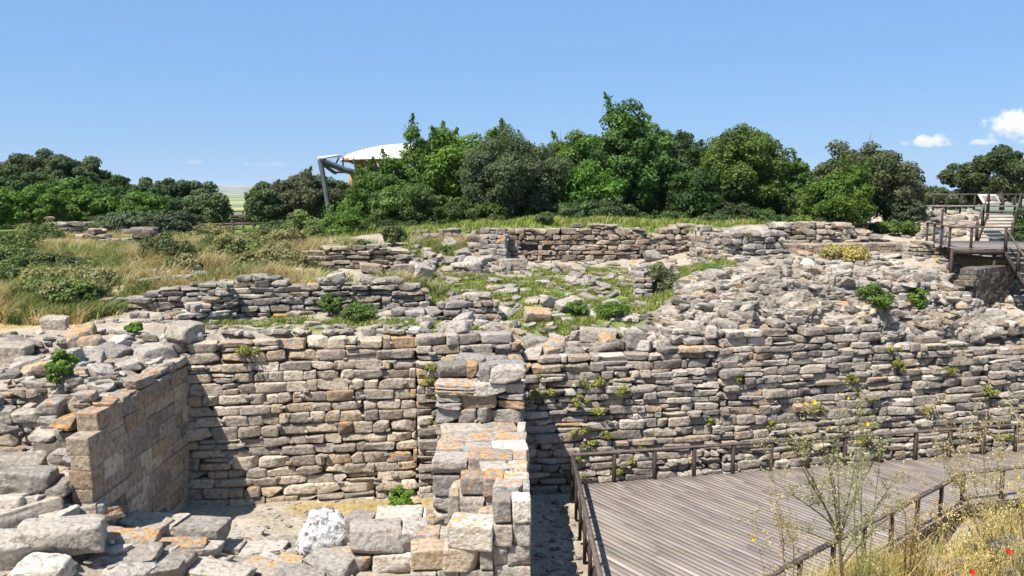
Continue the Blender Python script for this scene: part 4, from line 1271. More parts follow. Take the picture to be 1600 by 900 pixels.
for (nm, lab, px, y, tp, bs, wd, c1, c2, sd, kw) in TREES:
    ptree(nm, lab, px, y, tp, bs, wd, c1, c2, 1000 + sd, cat='shrub' if 'shrub' in nm else 'tree', **kw)


def bush(name, label, p, wd, ht, col, col2, seed, n=1500, leaf=.06, cat='bush', group=None, lobes=14, lobe=.22):
    rg = np.random.default_rng(seed)
    e = empty(name, tuple(p), label, cat, group)
    v, q, cc, cs = lobed_crown(rg, wd / 2 * .8, wd / 2 * .8, ht / 2 * .85, lobes, lobe * wd, n, leaf, col, col2, up=.5)
    mb = MB()
    mb.add(v + np.asarray(p), q=q, c=cc)
    mb.build('foliage', M_LEAF, e, smooth=False)
    sb = MB()
    for i in range(5):
        t = cs[rg.integers(len(cs))]
        sb.tube([np.asarray(p) + (0, 0, -.05), np.asarray(p) + t * .5 + rg.normal(0, .03, 3), np.asarray(p) + t], [.018, .012, .005], 4)
    sb.build('stem', M_BARK, e)
    return e


BUSHES = [
    ((95, 605), .75, .95, BR, VB2, 'bright bush growing from the rubble fill above the wing wall'),
    ((627, 795), .75, .65, VB, VB2, 'round bright green bush at the foot of the wall in the yard'),
    ((1362, 500), 1.15, 1.0, BR, BR2, 'lush green bush on the mound, the broader of the pair'),
    ((1430, 500), .65, 1.15, BR, VB2, 'tall narrow green bush on the mound beside the broader one'),
    ((515, 495), .7, .85, DK2, BR2, 'green weed clump at the foot of the terrace wall'),
    ((560, 502), 1.2, .5, OL, BR2, 'low spread of green weeds beside the terrace wall clump'),
    ((615, 385), 1.2, .9, OL, OL2, 'olive bush growing on the ruined house wall'),
    ((570, 400), .9, .6, OL, BR, 'small dark bush behind the ruined house wall'),
    ((590, 415), .7, .6, OL, (.16, .13, .05), 'brownish bush rooted in the breach of the ruined wall'),
    ((768, 402), .7, .5, BR, VB2, 'fresh green weed clump at the foot of the return wall'),
    ((700, 400), .6, .5, DK, BR2, 'dark green weed clump beside the tumbled stones'),
    ((1030, 455), 1.2, 1.1, (.10, .12, .05), (.22, .23, .12), 'pale feathery weed clump in the hollow by the standing stone'),
    ((1015, 345), .9, .8, BR, VB2, 'green sapling in front of the tree row above the slotted wall'),
    ((1120, 435), 1.5, .4, OL, BR2, 'dark low plant cushion behind the pale mound'),
    ((1318, 402), 2.3, .34, (.26, .24, .11), (.46, .37, .12), 'yellow flowering broom before the smooth plinth'),
    ((265, 548), .3, .5, BR, VB2, 'small green weed in a joint near the top of the wing wall'),
    ((210, 522), .5, .35, BR, VB2, 'green tuft on the earth bank beside the low wall'),
    ((900, 495), .8, .5, DK2, BR2, 'dark green weeds among the fallen slabs'),
    ((1440, 470), .4, .4, BR, BR2, 'small weed behind the tall narrow bush'),
    ((955, 495), 1.1, .5, BR, BR2, 'thick green weeds at the low end of the grassy hollow'),
    ((850, 350), .9, .6, (.07, .10, .04), (.16, .19, .09), 'pale green weed bush on the grass above the slotted wall'),
]
for i, ((px, py), wd, ht, c1, c2, lab) in enumerate(BUSHES):
    p = hit(px, py)
    bush('broom_bush' if 'broom' in lab else 'green_bush', lab, p, wd, ht, c1, c2, 300 + i, n=int(2600 + 1500 * wd), leaf=.036 if p[1] < 28 else .055, lobes=26, lobe=.15)

SLOPE = [((20, 400), 2.0, 1.0, 'g'), ((110, 432), 1.3, .8, 'd'), ((95, 470), 1.6, .7, 'g'), ((130, 480), 1.4, .8, 'g'), ((170, 428), 1.8, .5, 'd'), ((60, 385), 2.0, 1.1, 'g'), ((260, 405), 2.0, 1.0, 'd'), ((290, 425), 1.3, .6, 'o'),
         ((340, 395), 1.6, .8, 'd'), ((380, 400), 1.8, .9, 'o'), ((420, 388), 1.5, .9, 'd'), ((450, 395), 1.5, 1.0, 'o'), ((420, 415), 1.3, .7, 'o'), ((30, 360), 3, 1.6, 'g'), ((90, 360), 2.0, 1.0, 'g'), ((300, 385), 2.2, .5, 'o'),
         ((240, 430), 1.4, .7, 'o'), ((0, 450), 1.6, .8, 'g'), ((210, 450), 1.2, .6, 'o'), ((330, 375), 2.0, .8, 'o'), ((500, 385), 1.6, 1.0, 'g'), ((465, 375), 1.8, 1.2, 'g'), ((405, 382), 1.6, .8, 'g')]
_r = random.Random(5)
for _ in range(52):
    SLOPE.append(((_r.uniform(-10, 470), _r.uniform(372, 470)), _r.uniform(1.0, 2.2), _r.uniform(.35, .7), _r.choice('ggood')))
SLOPE = [q for q in SLOPE if not (150 < q[0][0] < 650 and q[0][1] > 425) and not (80 < q[0][0] < 250 and 378 < q[0][1] < 420) and not (340 < q[0][0] < 400 and q[0][1] < 385)]
SL = {'g': ((.09, .13, .04), (.18, .23, .07), 'leafy green shrub among the dry grass of the far slope', 'green shrubs on the dry slope'),
      'd': ((.065, .085, .035), (.13, .155, .06), 'dark round shrub among the dry grass of the far slope', 'dark shrubs on the dry slope'),
      'o': ((.15, .155, .065), (.30, .28, .13), 'straw tinted olive shrub among the dry grass of the far slope', 'straw tinted shrubs on the dry slope')}
for i, ((px, py), wd, ht, k) in enumerate(SLOPE):
    p = hit(px, py)
    c1, c2, lab, grp = SL[k]
    bush('slope_shrub', lab, p, wd * 1.25, ht, c1, c2, 400 + i, n=3600, leaf=.06, cat='shrub', group=grp, lobes=34, lobe=.13)

# tufts rooted in the joints of the retaining wall
TUFTS = [(845, 590), (925, 598), (905, 628), (965, 610), (1110, 660), (1148, 590), (1205, 665), (905, 672), (950, 680), (918, 695), (960, 735), (985, 722), (900, 740), (1330, 592), (1395, 572), (1480, 578), (1360, 620), (1540, 610),
         (1255, 690), (1395, 545), (1275, 640), (1560, 680), (1350, 680), (1440, 640), (680, 575), (683, 600), (688, 620), (672, 590), (682, 655), (905, 715), (930, 640), (1000, 700), (386, 548), (850, 610)]
for i, (px, py) in enumerate(TUFTS):
    a, b = ray(px, py)
    y = 21.0
    for _ in range(20):
        z = CAM_Z + b * y
        y = yw(a * y) + 0.155 * (z + .75) - .02
    p = np.array((a * y, y - .03, CAM_Z + b * y - .08))
    shaded = 670 < px < 692
    bush('wall_tuft', 'mossy green tuft growing in the recess beside the cross wall' if shaded else 'mossy green tuft rooted in a joint of the retaining wall', p, random.uniform(.4, 1.0), random.uniform(.16, .34), (.13, .16, .035), (.32, .31, .09), 500 + i, n=700, leaf=.036, cat='wall plant',
         group='green tufts in the wall recess' if shaded else 'green tufts on the retaining wall', lobes=12, lobe=.14)


# ------------------------------------------------------------------ grass
def grass(name, label, pts, hts, width, cols, seed, lean=0.35, wind=(0.25, 0.05)):
    rg = np.random.default_rng(seed)
    n = len(pts)
    a = rg.uniform(0, 2 * np.pi, n)
    side = np.stack([np.cos(a), np.sin(a), np.zeros(n)], -1) * (width * rg.uniform(.6, 1.3, n))[:, None] / 2
    d = np.stack([rg.normal(0, lean, n) + wind[0], rg.normal(0, lean, n) + wind[1], np.ones(n)], -1)
    H = hts[:, None]
    mid = pts + d * np.array((.4, .4, 1)) * H * .55
    tip = pts + d * H * np.array((1, 1, .93))
    v = np.stack([pts - side, pts + side, mid + side * .75, mid - side * .75, tip], 1).reshape(-1, 3)
    i = np.arange(n) * 5
    q = np.stack([i, i + 1, i + 2, i + 3], -1)
    t = np.stack([i + 3, i + 2, i + 4], -1)
    me = make_mesh(name, v, [q, t], M_GRASS, False, np.repeat(cols, 5, axis=0))
    return tag(link(name, me), label, 'grass', kind='stuff')


def sample_cover(n, box, which, seed):
    rg = np.random.default_rng(seed)
    x = rg.uniform(box[0], box[1], n * 5)
    y = rg.uniform(box[2], box[3], n * 5)
    g, d = cover(x, y)
    m = (g if which == 0 else d) * (fbm2(x, y, 2.5, 3, 4) > 0.42)
    keep = rg.random(len(x)) < m
    x, y = x[keep][:n], y[keep][:n]
    return np.stack([x, y, h(x, y) - .02], -1), rg


def lerp_cols(rg, n, a, b, c=None, pc=0.0):
    t = rg.random((n, 1))
    out = np.asarray(a) * (1 - t) + np.asarray(b) * t
    if c is not None:
        k = rg.random(n) < pc
        out[k] = np.asarray(c)
    return out


pts, rg = sample_cover(70000, (-14, 10, 22, 37), 0, 61)
grass('green_grass', 'short green grass in the hollow and on the terraces', pts, rg.uniform(.05, .19, len(pts)), .03, lerp_cols(rg, len(pts), (.11, .16, .03), (.22, .27, .06), (.40, .34, .16), .2), 62)
pts, rg = sample_cover(16000, (-12, 14, 36, 42), 0, 63)
grass('bank_grass', 'green grass bank between the slotted wall and the trees', pts, rg.uniform(.15, .4, len(pts)), .045, lerp_cols(rg, len(pts), (.13, .19, .035), (.25, .30, .07), (.45, .38, .17), .15), 64)
pts, rg = sample_cover(70000, (-24, -2, 22.5, 44), 1, 65)
pa, pb = fbm2(pts[:, 0], pts[:, 1], .55, 3, 1.0), fbm2(pts[:, 0], pts[:, 1], .8, 3, 6.0)
gc = lerp_cols(rg, len(pts), (.44, .37, .20), (.64, .58, .40))
gc = np.where((pa > .44)[:, None], lerp_cols(rg, len(pts), (.13, .17, .05), (.26, .28, .11)), gc)
gc = np.where((pb > .58)[:, None], lerp_cols(rg, len(pts), (.34, .26, .13), (.50, .42, .25)), gc)
grass('dry_grass', 'tall pale dry grass on the slope below the oaks', pts, rg.uniform(.25, .65, len(pts)) * (.6 + .8 * pb), .032, gc, 66, lean=.5)
pts, rg = sample_cover(5000, (-9, 14, 14, 36), 1, 67)
grass('short_dry_grass', 'short straw coloured grass in the yard and among the stones', pts, rg.uniform(.06, .2, len(pts)), .022, lerp_cols(rg, len(pts), (.40, .31, .14), (.55, .46, .25)), 68)
rg = np.random.default_rng(70)
n = 26000
gx = rg.uniform(3.2, 16, n * 2)
gy = rg.uniform(8.8, 19.2, n * 2)
edge = np.interp(gx, [3, 6.4, 11.4, 15, 18], [10.8, 13.7, 17.3, 18.1, 19.0])
keep = (gy < edge) & (fbm2(gx, gy, 1.1, 3, 2) > .40)
gx, gy = gx[keep], gy[keep]
pts = np.stack([gx, gy, h(gx, gy) - .02], -1)
grass('bank_dry_grass', 'tall golden dry grass on the bank below the viewpoint', pts, rg.uniform(.2, .62, len(pts)) * (1 + .3 * (rg.random(len(pts)) < .15)), .011, lerp_cols(rg, len(pts), (.42, .31, .11), (.62, .50, .24), (.24, .27, .08), .18), 71, lean=.42)


# ------------------------------------------------------------------ wooden deck
DECK_Z = 0.0
deck = empty('wooden_deck', (6, 18, 0), 'grey weathered plank deck with dark railing in front of the retaining wall', 'deck')
POLY = np.array([(1.70, 12.0), (1.70, 20.3), (9.6, 21.9), (18.5, 23.75), (18.5, 20.75), (11.4, 19.0), (6.4, 15.0), (2.7, 12.0)])
pd = np.array((3.6, -4.8)) / 6.0
pn = np.array((-pd[1], pd[0]))
pn = np.array((4.8, 3.6)) / 6.0


def spans(off):
    """where the line pn.p = off runs inside the deck"""
    ts = []
    for i in range(len(POLY)):
        a, b = POLY[i - 1], POLY[i]
        da, db = a @ pn - off, b @ pn - off
        if (da > 0) != (db > 0):
            p = a + (b - a) * (da / (da - db))
            ts.append(p @ pd)
    ts.sort()
    return [(ts[i], ts[i + 1]) for i in range(0, len(ts) - 1, 2)]


pl = MB()
rg = np.random.default_rng(5)
offs = POLY @ pn
o_ = offs.min() + .002
PW = 0.15
while o_ < offs.max() - PW:
    w_ = PW * 0.955
    A, B = spans(o_ + .001), spans(o_ + w_)
    for k in range(min(len(A), len(B))):
        (a0, a1), (b0, b1) = A[k], B[k]
        L_ = min(a1, b1) - max(a0, b0)
        if L_ < 0.05: continue
        cuts = [0.0]
        c_ = rg.uniform(.4, 2.4)
        while c_ < 1e3 and c_ < max(a1 - a0, b1 - b0) - .3:
            cuts.append(c_)
            c_ += rg.uniform(1.8, 3.2)
        start = max(a0, b0)
        marks = [None] + [start + c for c in cuts[1:] if start + c < min(a1, b1) - .1] + [None]
        for j in range(len(marks) - 1):
            s0 = (a0, b0) if marks[j] is None else (marks[j] + .004,) * 2
            s1 = (a1, b1) if marks[j + 1] is None else (marks[j + 1] - .004,) * 2
            dz = rg.normal(0, .002)
            q4 = [pn * (o_ + .001) + pd * s0[0], pn * (o_ + .001) + pd * s1[0], pn * (o_ + w_) + pd * s1[1], pn * (o_ + w_) + pd * s0[1]]
            v = [(*q, DECK_Z + dz) for q in q4] + [(*q, DECK_Z - .03 + dz) for q in q4]
            col = np.array((0.235, 0.205, 0.182)) * rg.uniform(.84, 1.14) * np.array((1, rg.uniform(.97, 1.01), rg.uniform(.94, 1.02))) * (1.45 if rg.random() < .03 else 1.0)
            pl.add(v, q=[(0, 3, 2, 1), (4, 5, 6, 7), (0, 1, 5, 4), (1, 2, 6, 5), (2, 3, 7, 6), (3, 0, 4, 7)], c=col)
    o_ += PW
pl.build('planking', M_PLANK, deck, smooth=False)
EDGE_B = [POLY[1], POLY[2], POLY[3]]
EDGE_L = [POLY[0], POLY[1]]
EDGE_F = [POLY[7], POLY[6], POLY[5], POLY[4]]
for e_ in (EDGE_B, EDGE_L, EDGE_F):
    for a, b in zip(e_[:-1], e_[1:]):
        f_ = MB()
        f_.beam((*a, -.135), (*b, -.135), .05, .2)
        f_.build('edge_beam', M_POST, deck, smooth=False)


def railing(poly, spacing, rail_h, parent, z=0.0, post=.075, inset=0.0, first=None):
    """a handrail part with its posts as sub-parts"""
    mb = MB()
    for a, b in zip(poly[:-1], poly[1:]):
        mb.beam((*a, z + rail_h), (*b, z + rail_h), .10, .055)
    r = mb.build('handrail', M_RAIL, parent, smooth=False)
    f, L = path_fn(poly)
    n = max(1, int(round(L / spacing)))
    for s in np.linspace(0, L, n + 1):
        q, d = f(min(s, L - 1e-6))
        p = MB()
        p.box((q[0], q[1], z + (rail_h - .02 - .45) / 2), (post, post, rail_h - .02 + .45), np.array(Matrix.Rotation(math.atan2(d[1], d[0]), 3, 'Z')))
        o = p.build('railing_post', M_POST, None, smooth=False)
        o.parent = r
    return r


railing([POLY[1] + np.array((-.08, -.02))] + [p + np.array((.06, -.05)) for p in EDGE_B[1:]], 1.18, .84, deck, post=.09)
railing([POLY[0] + np.array((-.08, 0)), POLY[1] + np.array((-.08, -.02))], 1.15, .8, deck)
railing([p + np.array((-.04, .04)) for p in EDGE_F], 1.25, .8, deck)
for i in range(26):                                           # legs and joists under the boards
    f, L = path_fn(EDGE_L if i < 6 else (EDGE_F if i < 16 else EDGE_B))
    s = L * ((i % 6) / 5 if i < 6 else ((i - 6) / 9 if i < 16 else (i - 16) / 9))
    q, d = f(min(s, L - 1e-6))
    p = MB()
    nrm = np.array((-d[1], d[0]))
    q = q + (np.array((.18, 0)) if i < 6 else nrm * (.3 if i < 16 else -.3))
    p.box((*q, -.6), (.1, .1, .85))
    p.build('support_leg', M_POST, deck, smooth=False)
for k in np.arange(offs.min() + 1.0, offs.max() - .8, .9):
    for (a0, a1) in spans(k):
        j = MB()
        if a1 - a0 > .5:
            j.beam((*(pn * k + pd * (a0 + .1)), -.1), (*(pn * k + pd * (a1 - .1)), -.1), .06, .12)
            j.build('joist', M_POST, deck, smooth=False)

# ------------------------------------------------------------------ stair, landing and upper walkway
st = empty('wooden_stair', (17.8, 32, 5), 'grey wooden stair with landing and railings beside the dark bush', 'stair')
LZ = 5.62
c0, c1, c2, c3 = at(1447, 388, 34.5)[:2], at(1490, 395, 30.2)[:2], at(1625, 392, 30.0)[:2], at(1600, 378, 34.5)[:2]
M_PLK2 = plain_noise_material('stair_boards', (.13, .116, .105), (.20, .18, .165), 3.0, .8, .003)
lp = MB()
for i in range(34):
    a, b = i / 34, (i + .93) / 34
    q4 = [c0 + (c3 - c0) * a, c0 + (c3 - c0) * b, c1 + (c2 - c1) * b, c1 + (c2 - c1) * a]
    lp.add([(*q, LZ) for q in q4] + [(*q, LZ - .05) for q in q4], q=[(0, 1, 2, 3)[::-1], (4, 5, 6, 7), (0, 1, 5, 4), (1, 2, 6, 5), (2, 3, 7, 6), (3, 0, 4, 7)])
lp.build('landing', M_PLK2, st, smooth=False)
fb = MB()
fb.beam((*c1, LZ - .15), (*c2, LZ - .15), .06, .18)
fb.build('edge_beam', M_POST, st, smooth=False)
railing([c0, c1 + np.array((0, .05)), c2 + np.array((0, .05))], 1.25, .8, st, LZ, .075)
for q in (c0, c1, (c1 + c2) / 2, c2):
    p = MB()
    p.box((q[0], q[1] + .12, LZ - .9), (.1, .1, 1.7))
    p.build('support_leg', M_POST, st, smooth=False)
# upper flight
u0, u1 = at(1553, 377, 34.6), at(1568, 334, 38.0)
u0[2], u1[2] = LZ, 6.85
NS = 9
sdir = (u1 - u0) / NS
for i in range(NS):
    s_ = MB()
    s_.box(u0 + sdir * (i + 1) + np.array((0, 0, -.02)), (1.5, .34, .05))
    s_.build('step', M_PLK2, st, smooth=False)
for sx in (-.74, .74):
    b_ = MB()
    b_.beam(u0 + np.array((sx, 0, -.12)), u1 + np.array((sx, 0, -.12)), .06, .2)
    b_.build('stringer', M_POST, st, smooth=False)
    hr = MB()
    hr.beam(u0 + np.array((sx * 1.05, 0, .82)), u1 + np.array((sx * 1.05, 0, .82)), .05, .05)
    hro = hr.build('handrail', M_RAIL, st, smooth=False)
    for t_ in (0, .5, 1):
        p = MB()
        q = u0 + (u1 - u0) * t_ + np.array((sx * 1.05, 0, 0))
        p.box(q + np.array((0, 0, .35)), (.09, .09, .95))
        o = p.build('railing_post', M_POST, None, smooth=False)
        o.parent = hro
# lower flight, going down towards the deck
d0, d1 = at(1604, 392, 30.0), at(1650, 440, 27.8)
d0[2], d1[2] = LZ - .05, 4.2
for i in range(8):
    s_ = MB()
    s_.box(d0 + (d1 - d0) * (i + .7) / 8, (1.5, .3, .05), np.array(Matrix.Rotation(-.5, 3, 'Z')))
    s_.build('step', M_PLK2, st, smooth=False)
dirl = (d1 - d0) / np.linalg.norm((d1 - d0)[:2])
sid = np.array((dirl[1], -dirl[0], 0)) * .78
for sg in (-1, 1):
    b_ = MB()
    b_.beam(d0 + sid * sg + np.array((0, 0, -.14)), d1 + sid * sg + np.array((0, 0, -.14)), .06, .22)
    b_.build('stringer', M_POST, st, smooth=False)
    hr = MB()
    hr.beam(d0 + sid * sg + np.array((0, 0, .8)), d1 + sid * sg + np.array((0, 0, .8)), .06, .05)
    hro = hr.build('handrail', M_RAIL, st, smooth=False)
    for t_ in (.02, .5, .95):
        p = MB()
        p.box(d0 + (d1 - d0) * t_ + sid * sg + np.array((0, 0, .3)), (.09, .09, 1.0))
        o = p.build('railing_post', M_POST, None, smooth=False)
        o.parent = hro

up = empty('upper_walkway', tuple(at(1500, 325, 46)), 'raised boardwalk with a plain rail along the skyline behind the stair', 'boardwalk')
wa, wb = at(1425, 322, 46), at(1640, 330, 46)
wz = wa[2]
m_ = MB()
m_.box(((wa[0] + wb[0]) / 2, 46, wz), (wb[0] - wa[0], 1.5, .08))
m_.build('walkway_boards', M_PLK2, up, smooth=False)
railing([np.array((wa[0], 45.3)), np.array((wb[0], 45.3))], 1.6, .68, up, wz, .075)
railing([np.array((wa[0], 46.7)), np.array((wb[0], 46.7))], 1.6, .68, up, wz, .075)

sg = empty('information_panel', tuple(at(1543, 330, 38.2)), 'small tilted information panel with a pale frame at the top of the stair', 'sign')
sc_ = at(1546, 311, 38.2)
tiltM = np.array(Matrix.Rotation(R(40), 3, 'X'))
m_ = MB(); m_.box(sc_, (.86, .62, .05), tiltM); m_.build('frame', plain_noise_material('pale_frame', (.62, .58, .5), (.7, .66, .58), 3, .6, 0), sg, smooth=False)
m_ = MB(); m_.box(sc_ + tiltM @ np.array((0, 0, .029)), (.66, .42, .006), tiltM); m_.build('panel', plain_noise_material('printed_panel', (.16, .12, .09), (.30, .25, .2), 9, .4, 0), sg, smooth=False)
m_ = MB(); m_.box(sc_ - np.array((0, -.05, .5)), (.09, .09, .95)); m_.build('post', M_POST, sg, smooth=False)

tp = at(1472, 345, 36)
pole = MB(); pole.box((tp[0], tp[1], tp[2] - .3), (.07, .07, 1.7))
tag(pole.build('marker_post', M_POST, None, smooth=False), 'single thin wooden post on the pale stony slope', 'post')
bp_ = at(1471, 366, 33.5)
bb = MB()
bb.tube([(bp_[0], bp_[1], bp_[2] - .22), (bp_[0], bp_[1], bp_[2] + .18)], [.085, .10], 12)
bb.tube([(bp_[0], bp_[1], bp_[2] + .17), (bp_[0], bp_[1], bp_[2] + .19)], [.11, .11], 12)
tag(bb.build('litter_bin', plain_noise_material('blue_plastic', (.16, .21, .27), (.19, .24, .30), 3, .5, 0)), 'small blue litter bin behind the landing rail', 'bin')

# ------------------------------------------------------------------ fences in the gap on the far side
def fence(label, a, b, n, ht, rails=(.95, .5)):
    e = empty('wooden_fence', tuple((a + b) / 2), label, 'fence')
    for rr in rails:
        m = MB()
        m.beam(a + np.array((0, 0, ht * rr)), b + np.array((0, 0, ht * rr)), .07, .09)
        m.build('rail', M_RAIL, e, smooth=False)
    for i in range(n):
        q = a + (b - a) * i / (n - 1)
        m = MB()
        m.box(q + np.array((0, 0, ht / 2)), (.1, .1, ht))
        m.build('post', M_POST, e, smooth=False)
    return e


fence('dark far fence on the edge of the hill, in front of the yellow field', at(335, 349, 61), at(440, 349, 62), 8, 1.0)
fence('pale low boardwalk rail across the weeds in the gap', at(285, 371, 47), at(445, 368, 47), 11, .8, rails=(.25, .95))

# ------------------------------------------------------------------ shelter with white membrane roof
def ats(px, py, y):
    return at(px, py, y * .85)


sh = empty('shelter', tuple(ats(560, 300, 62)), 'big shelter with a white lens shaped membrane roof on grey steel legs behind the trees', 'shelter')
rc = ats(660, 240, 66)
edge_z = ats(540, 246, 60)[2]
top_z = ats(640, 222, 64)[2]
ax_, ay_ = 5.7, 4.8
vs, qs = [], []
NR, NA = 12, 48
for i in range(NR + 1):
    r_ = i / NR
    for j in range(NA):
        t_ = 2 * math.pi * j / NA
        x = rc[0] + ax_ * r_ * math.cos(t_)
        y = rc[1] + ay_ * r_ * math.sin(t_)
        sag = .12 * abs(math.cos(3 * t_)) * r_ * (1 - r_) * 4
        vs.append((x, y, edge_z + (top_z - edge_z) * (1 - r_ ** 2) ** .62 - sag))
NV = len(vs)
vs += [(x, y, z - .10) for (x, y, z) in vs]
for i in range(NR):
    for j in range(NA):
        k = (j + 1) % NA
        qs.append((i * NA + j, (i + 1) * NA + j, (i + 1) * NA + k, i * NA + k))
        qs.append((NV + i * NA + j, NV + i * NA + k, NV + (i + 1) * NA + k, NV + (i + 1) * NA + j))
for j in range(NA):
    k = (j + 1) % NA
    qs.append((NR * NA + j, NV + NR * NA + j, NV + NR * NA + k, NR * NA + k))
link('roof_membrane', make_mesh('roof_membrane', vs, qs, M_WHITE), sh)
tipL = ats(500, 250, 60)
legb = ats(517, 338, 60)
m_ = MB(); m_.tube([tipL, (tipL + legb) / 2, legb - np.array((0, 0, .8))], [.165, .16, .15], 12); m_.build('leg', M_STEEL, sh)
m_ = MB(); m_.tube([tipL, ats(540, 266, 61), ats(558, 270, 61.5)], [.2, .2, .2], 12); m_.tube([ats(558, 270, 61.5), ats(620, 262, 63)], [.2, .2], 12); m_.build('beam', M_STEEL, sh)
m_ = MB(); m_.tube([ats(504, 256, 60.2), ats(520, 268, 62), ats(524, 270, 63)], [.12, .12, .12], 10); m_.tube([ats(522, 269, 62.6), ats(548, 268, 63)], [.09, .09], 8); m_.build('beam', M_STEEL, sh)
m_ = MB(); m_.beam(ats(500, 247, 60), ats(530, 243, 61.5), .5, .14); m_.build('roof_tip', M_WHITE, sh, smooth=False)
for (x1, y1, x2, y2, dd) in ((530, 245, 522, 262, 61), (536, 246, 536, 262, 61.5), (552, 247, 556, 268, 62), (545, 247, 560, 262, 64), (565, 247, 556, 262, 64)):
    m_ = MB(); m_.tube([ats(x1, y1, dd), ats(x2, y2, dd)], [.06, .06], 6); m_.build('strut', M_STEEL, sh)
wt = MB()
for i in range(9):
    a = ats(538 + i * 9, 248, 63.5)
    b = ats(575 + i * 3, 264, 65)
    wt.beam(a, b, .1, .2)
wt.beam(ats(535, 249, 62.5), ats(640, 249, 64), .1, .2)
wt.build('roof_trusses', M_WOOD, sh, smooth=False)
m_ = MB(); m_.box(ats(595, 283, 67), (4.5, .2, 1.2)); m_.build('inner_wall', M_WOOD, sh, smooth=False)

# ------------------------------------------------------------------ tall weeds on the near bank
def weed(name, label, base, tips, seed, stem_col, leaf_a, leaf_b, flowers=(), r0=.014, n_side=9, n_leaf=34, leaf=.022, spread=.2, group=None, fork_at=None):
    rg = np.random.default_rng(seed)
    e = empty(name, tuple(base), label, 'weed', group)
    sb, lb = MB(), MB()
    root = base
    if fork_at is not None:
        mid_ = (base + fork_at) / 2 + np.array((.03, 0, 0))
        sb.tube([base, mid_, fork_at], [r0 * 1.7, r0 * 1.5, r0 * 1.2], 6, col=np.array(stem_col))
    for tip in tips:
        base = root if fork_at is None else mid_ + (fork_at - mid_) * rg.uniform(.2, 1.0)
        k = rg.uniform(.18, .45)
        fork = base + (np.array((base[0] * .75 + tip[0] * .25, base[1], base[2] * .6 + tip[2] * .4)) - base) * k * 2
        bend = rg.normal(0, .05, 3)
        P = [base, fork, fork + (tip - fork) * .5 + bend, tip]
        t = np.linspace(0, 1, 10)
        pts = np.stack([np.interp(t, np.linspace(0, 1, 4), [p[i] for p in P]) for i in range(3)], -1)
        pts[1:-1] = (pts[:-2] + pts[1:-1] * 2 + pts[2:]) / 4
        sb.tube(pts, np.linspace(r0, r0 * .22, 10), 5, col=np.array(stem_col) * rg.uniform(.8, 1.15))
        ends = [tip]
        for s in range(int(n_side * 1.15)):
            i = rg.integers(4, 10)
            d = rg.normal(size=3) * np.array((1, 1, .55)) + np.array((0, 0, .8))
            d /= np.linalg.norm(d)
            ln = rg.uniform(.08, spread * 1.7)
            q = pts[i] + d * ln
            sb.tube([pts[i], pts[i] + d * ln * .5 + rg.normal(0, .01, 3), q], [r0 * .25, r0 * .18, r0 * .1], 4, col=np.array(stem_col) * rg.uniform(.9, 1.3))
            ends.append(q)
            ends.append(pts[i] + d * ln * .6)
        for q in ends:
            n = int(n_leaf / 2.8)
            c = q + rg.normal(0, .035, (n, 3))
            nr = rg.normal(size=(n, 3))
            nr /= np.linalg.norm(nr, axis=1, keepdims=True)
            v, qq = leaf_quads(c, nr, leaf * rg.uniform(.4, 1.1, n), rg, .45)
            lb.add(v, q=qq, c=np.repeat(lerp_cols(rg, n, leaf_a, leaf_b), 4, axis=0))
        n = 12
        ii_ = rg.integers(1, 7, n)
        c = pts[ii_] + rg.normal(0, .03, (n, 3))
        nr = rg.normal(size=(n, 3))
        nr /= np.linalg.norm(nr, axis=1, keepdims=True)
        v, qq = leaf_quads(c, nr, leaf * 1.6 * rg.uniform(.5, 1.1, n), rg, .3)
        lb.add(v, q=qq, c=np.repeat(lerp_cols(rg, n, (.12, .16, .04), leaf_b), 4, axis=0))
    sb.build('stem', M_STEM, e)
    lb.build('foliage', M_GRASS, e, smooth=False)
    for (fp, fc, fr) in flowers:
        fbm_ = MB()
        for a in np.linspace(0, 2 * np.pi, 7, endpoint=False):
            d = np.array((math.cos(a), math.sin(a) * .5, math.sin(a) * .85))
            s_ = np.array((-math.sin(a), .2, math.cos(a)))
            fbm_.add([fp, fp + d * fr * .7 + s_ * fr * .35, fp + d * fr + (0, -.01, 0), fp + d * fr * .7 - s_ * fr * .35], q=[(0, 1, 2, 3)], c=np.array(fc))
        fbm_.build('flower', M_GRASS, e, smooth=False)
    return e


def T(lst, y, jit=.35, seed=0):
    rg = np.random.default_rng(seed)
    return [at(px, py, y + rg.uniform(-jit, jit)) for px, py in lst]


YEL, RED = (.75, .48, .02), (.55, .03, .025)
def gbase(px, y):
    a, _ = ray(px, 900)
    return np.array((a * y, y, float(h(a * y, y)) - .05))


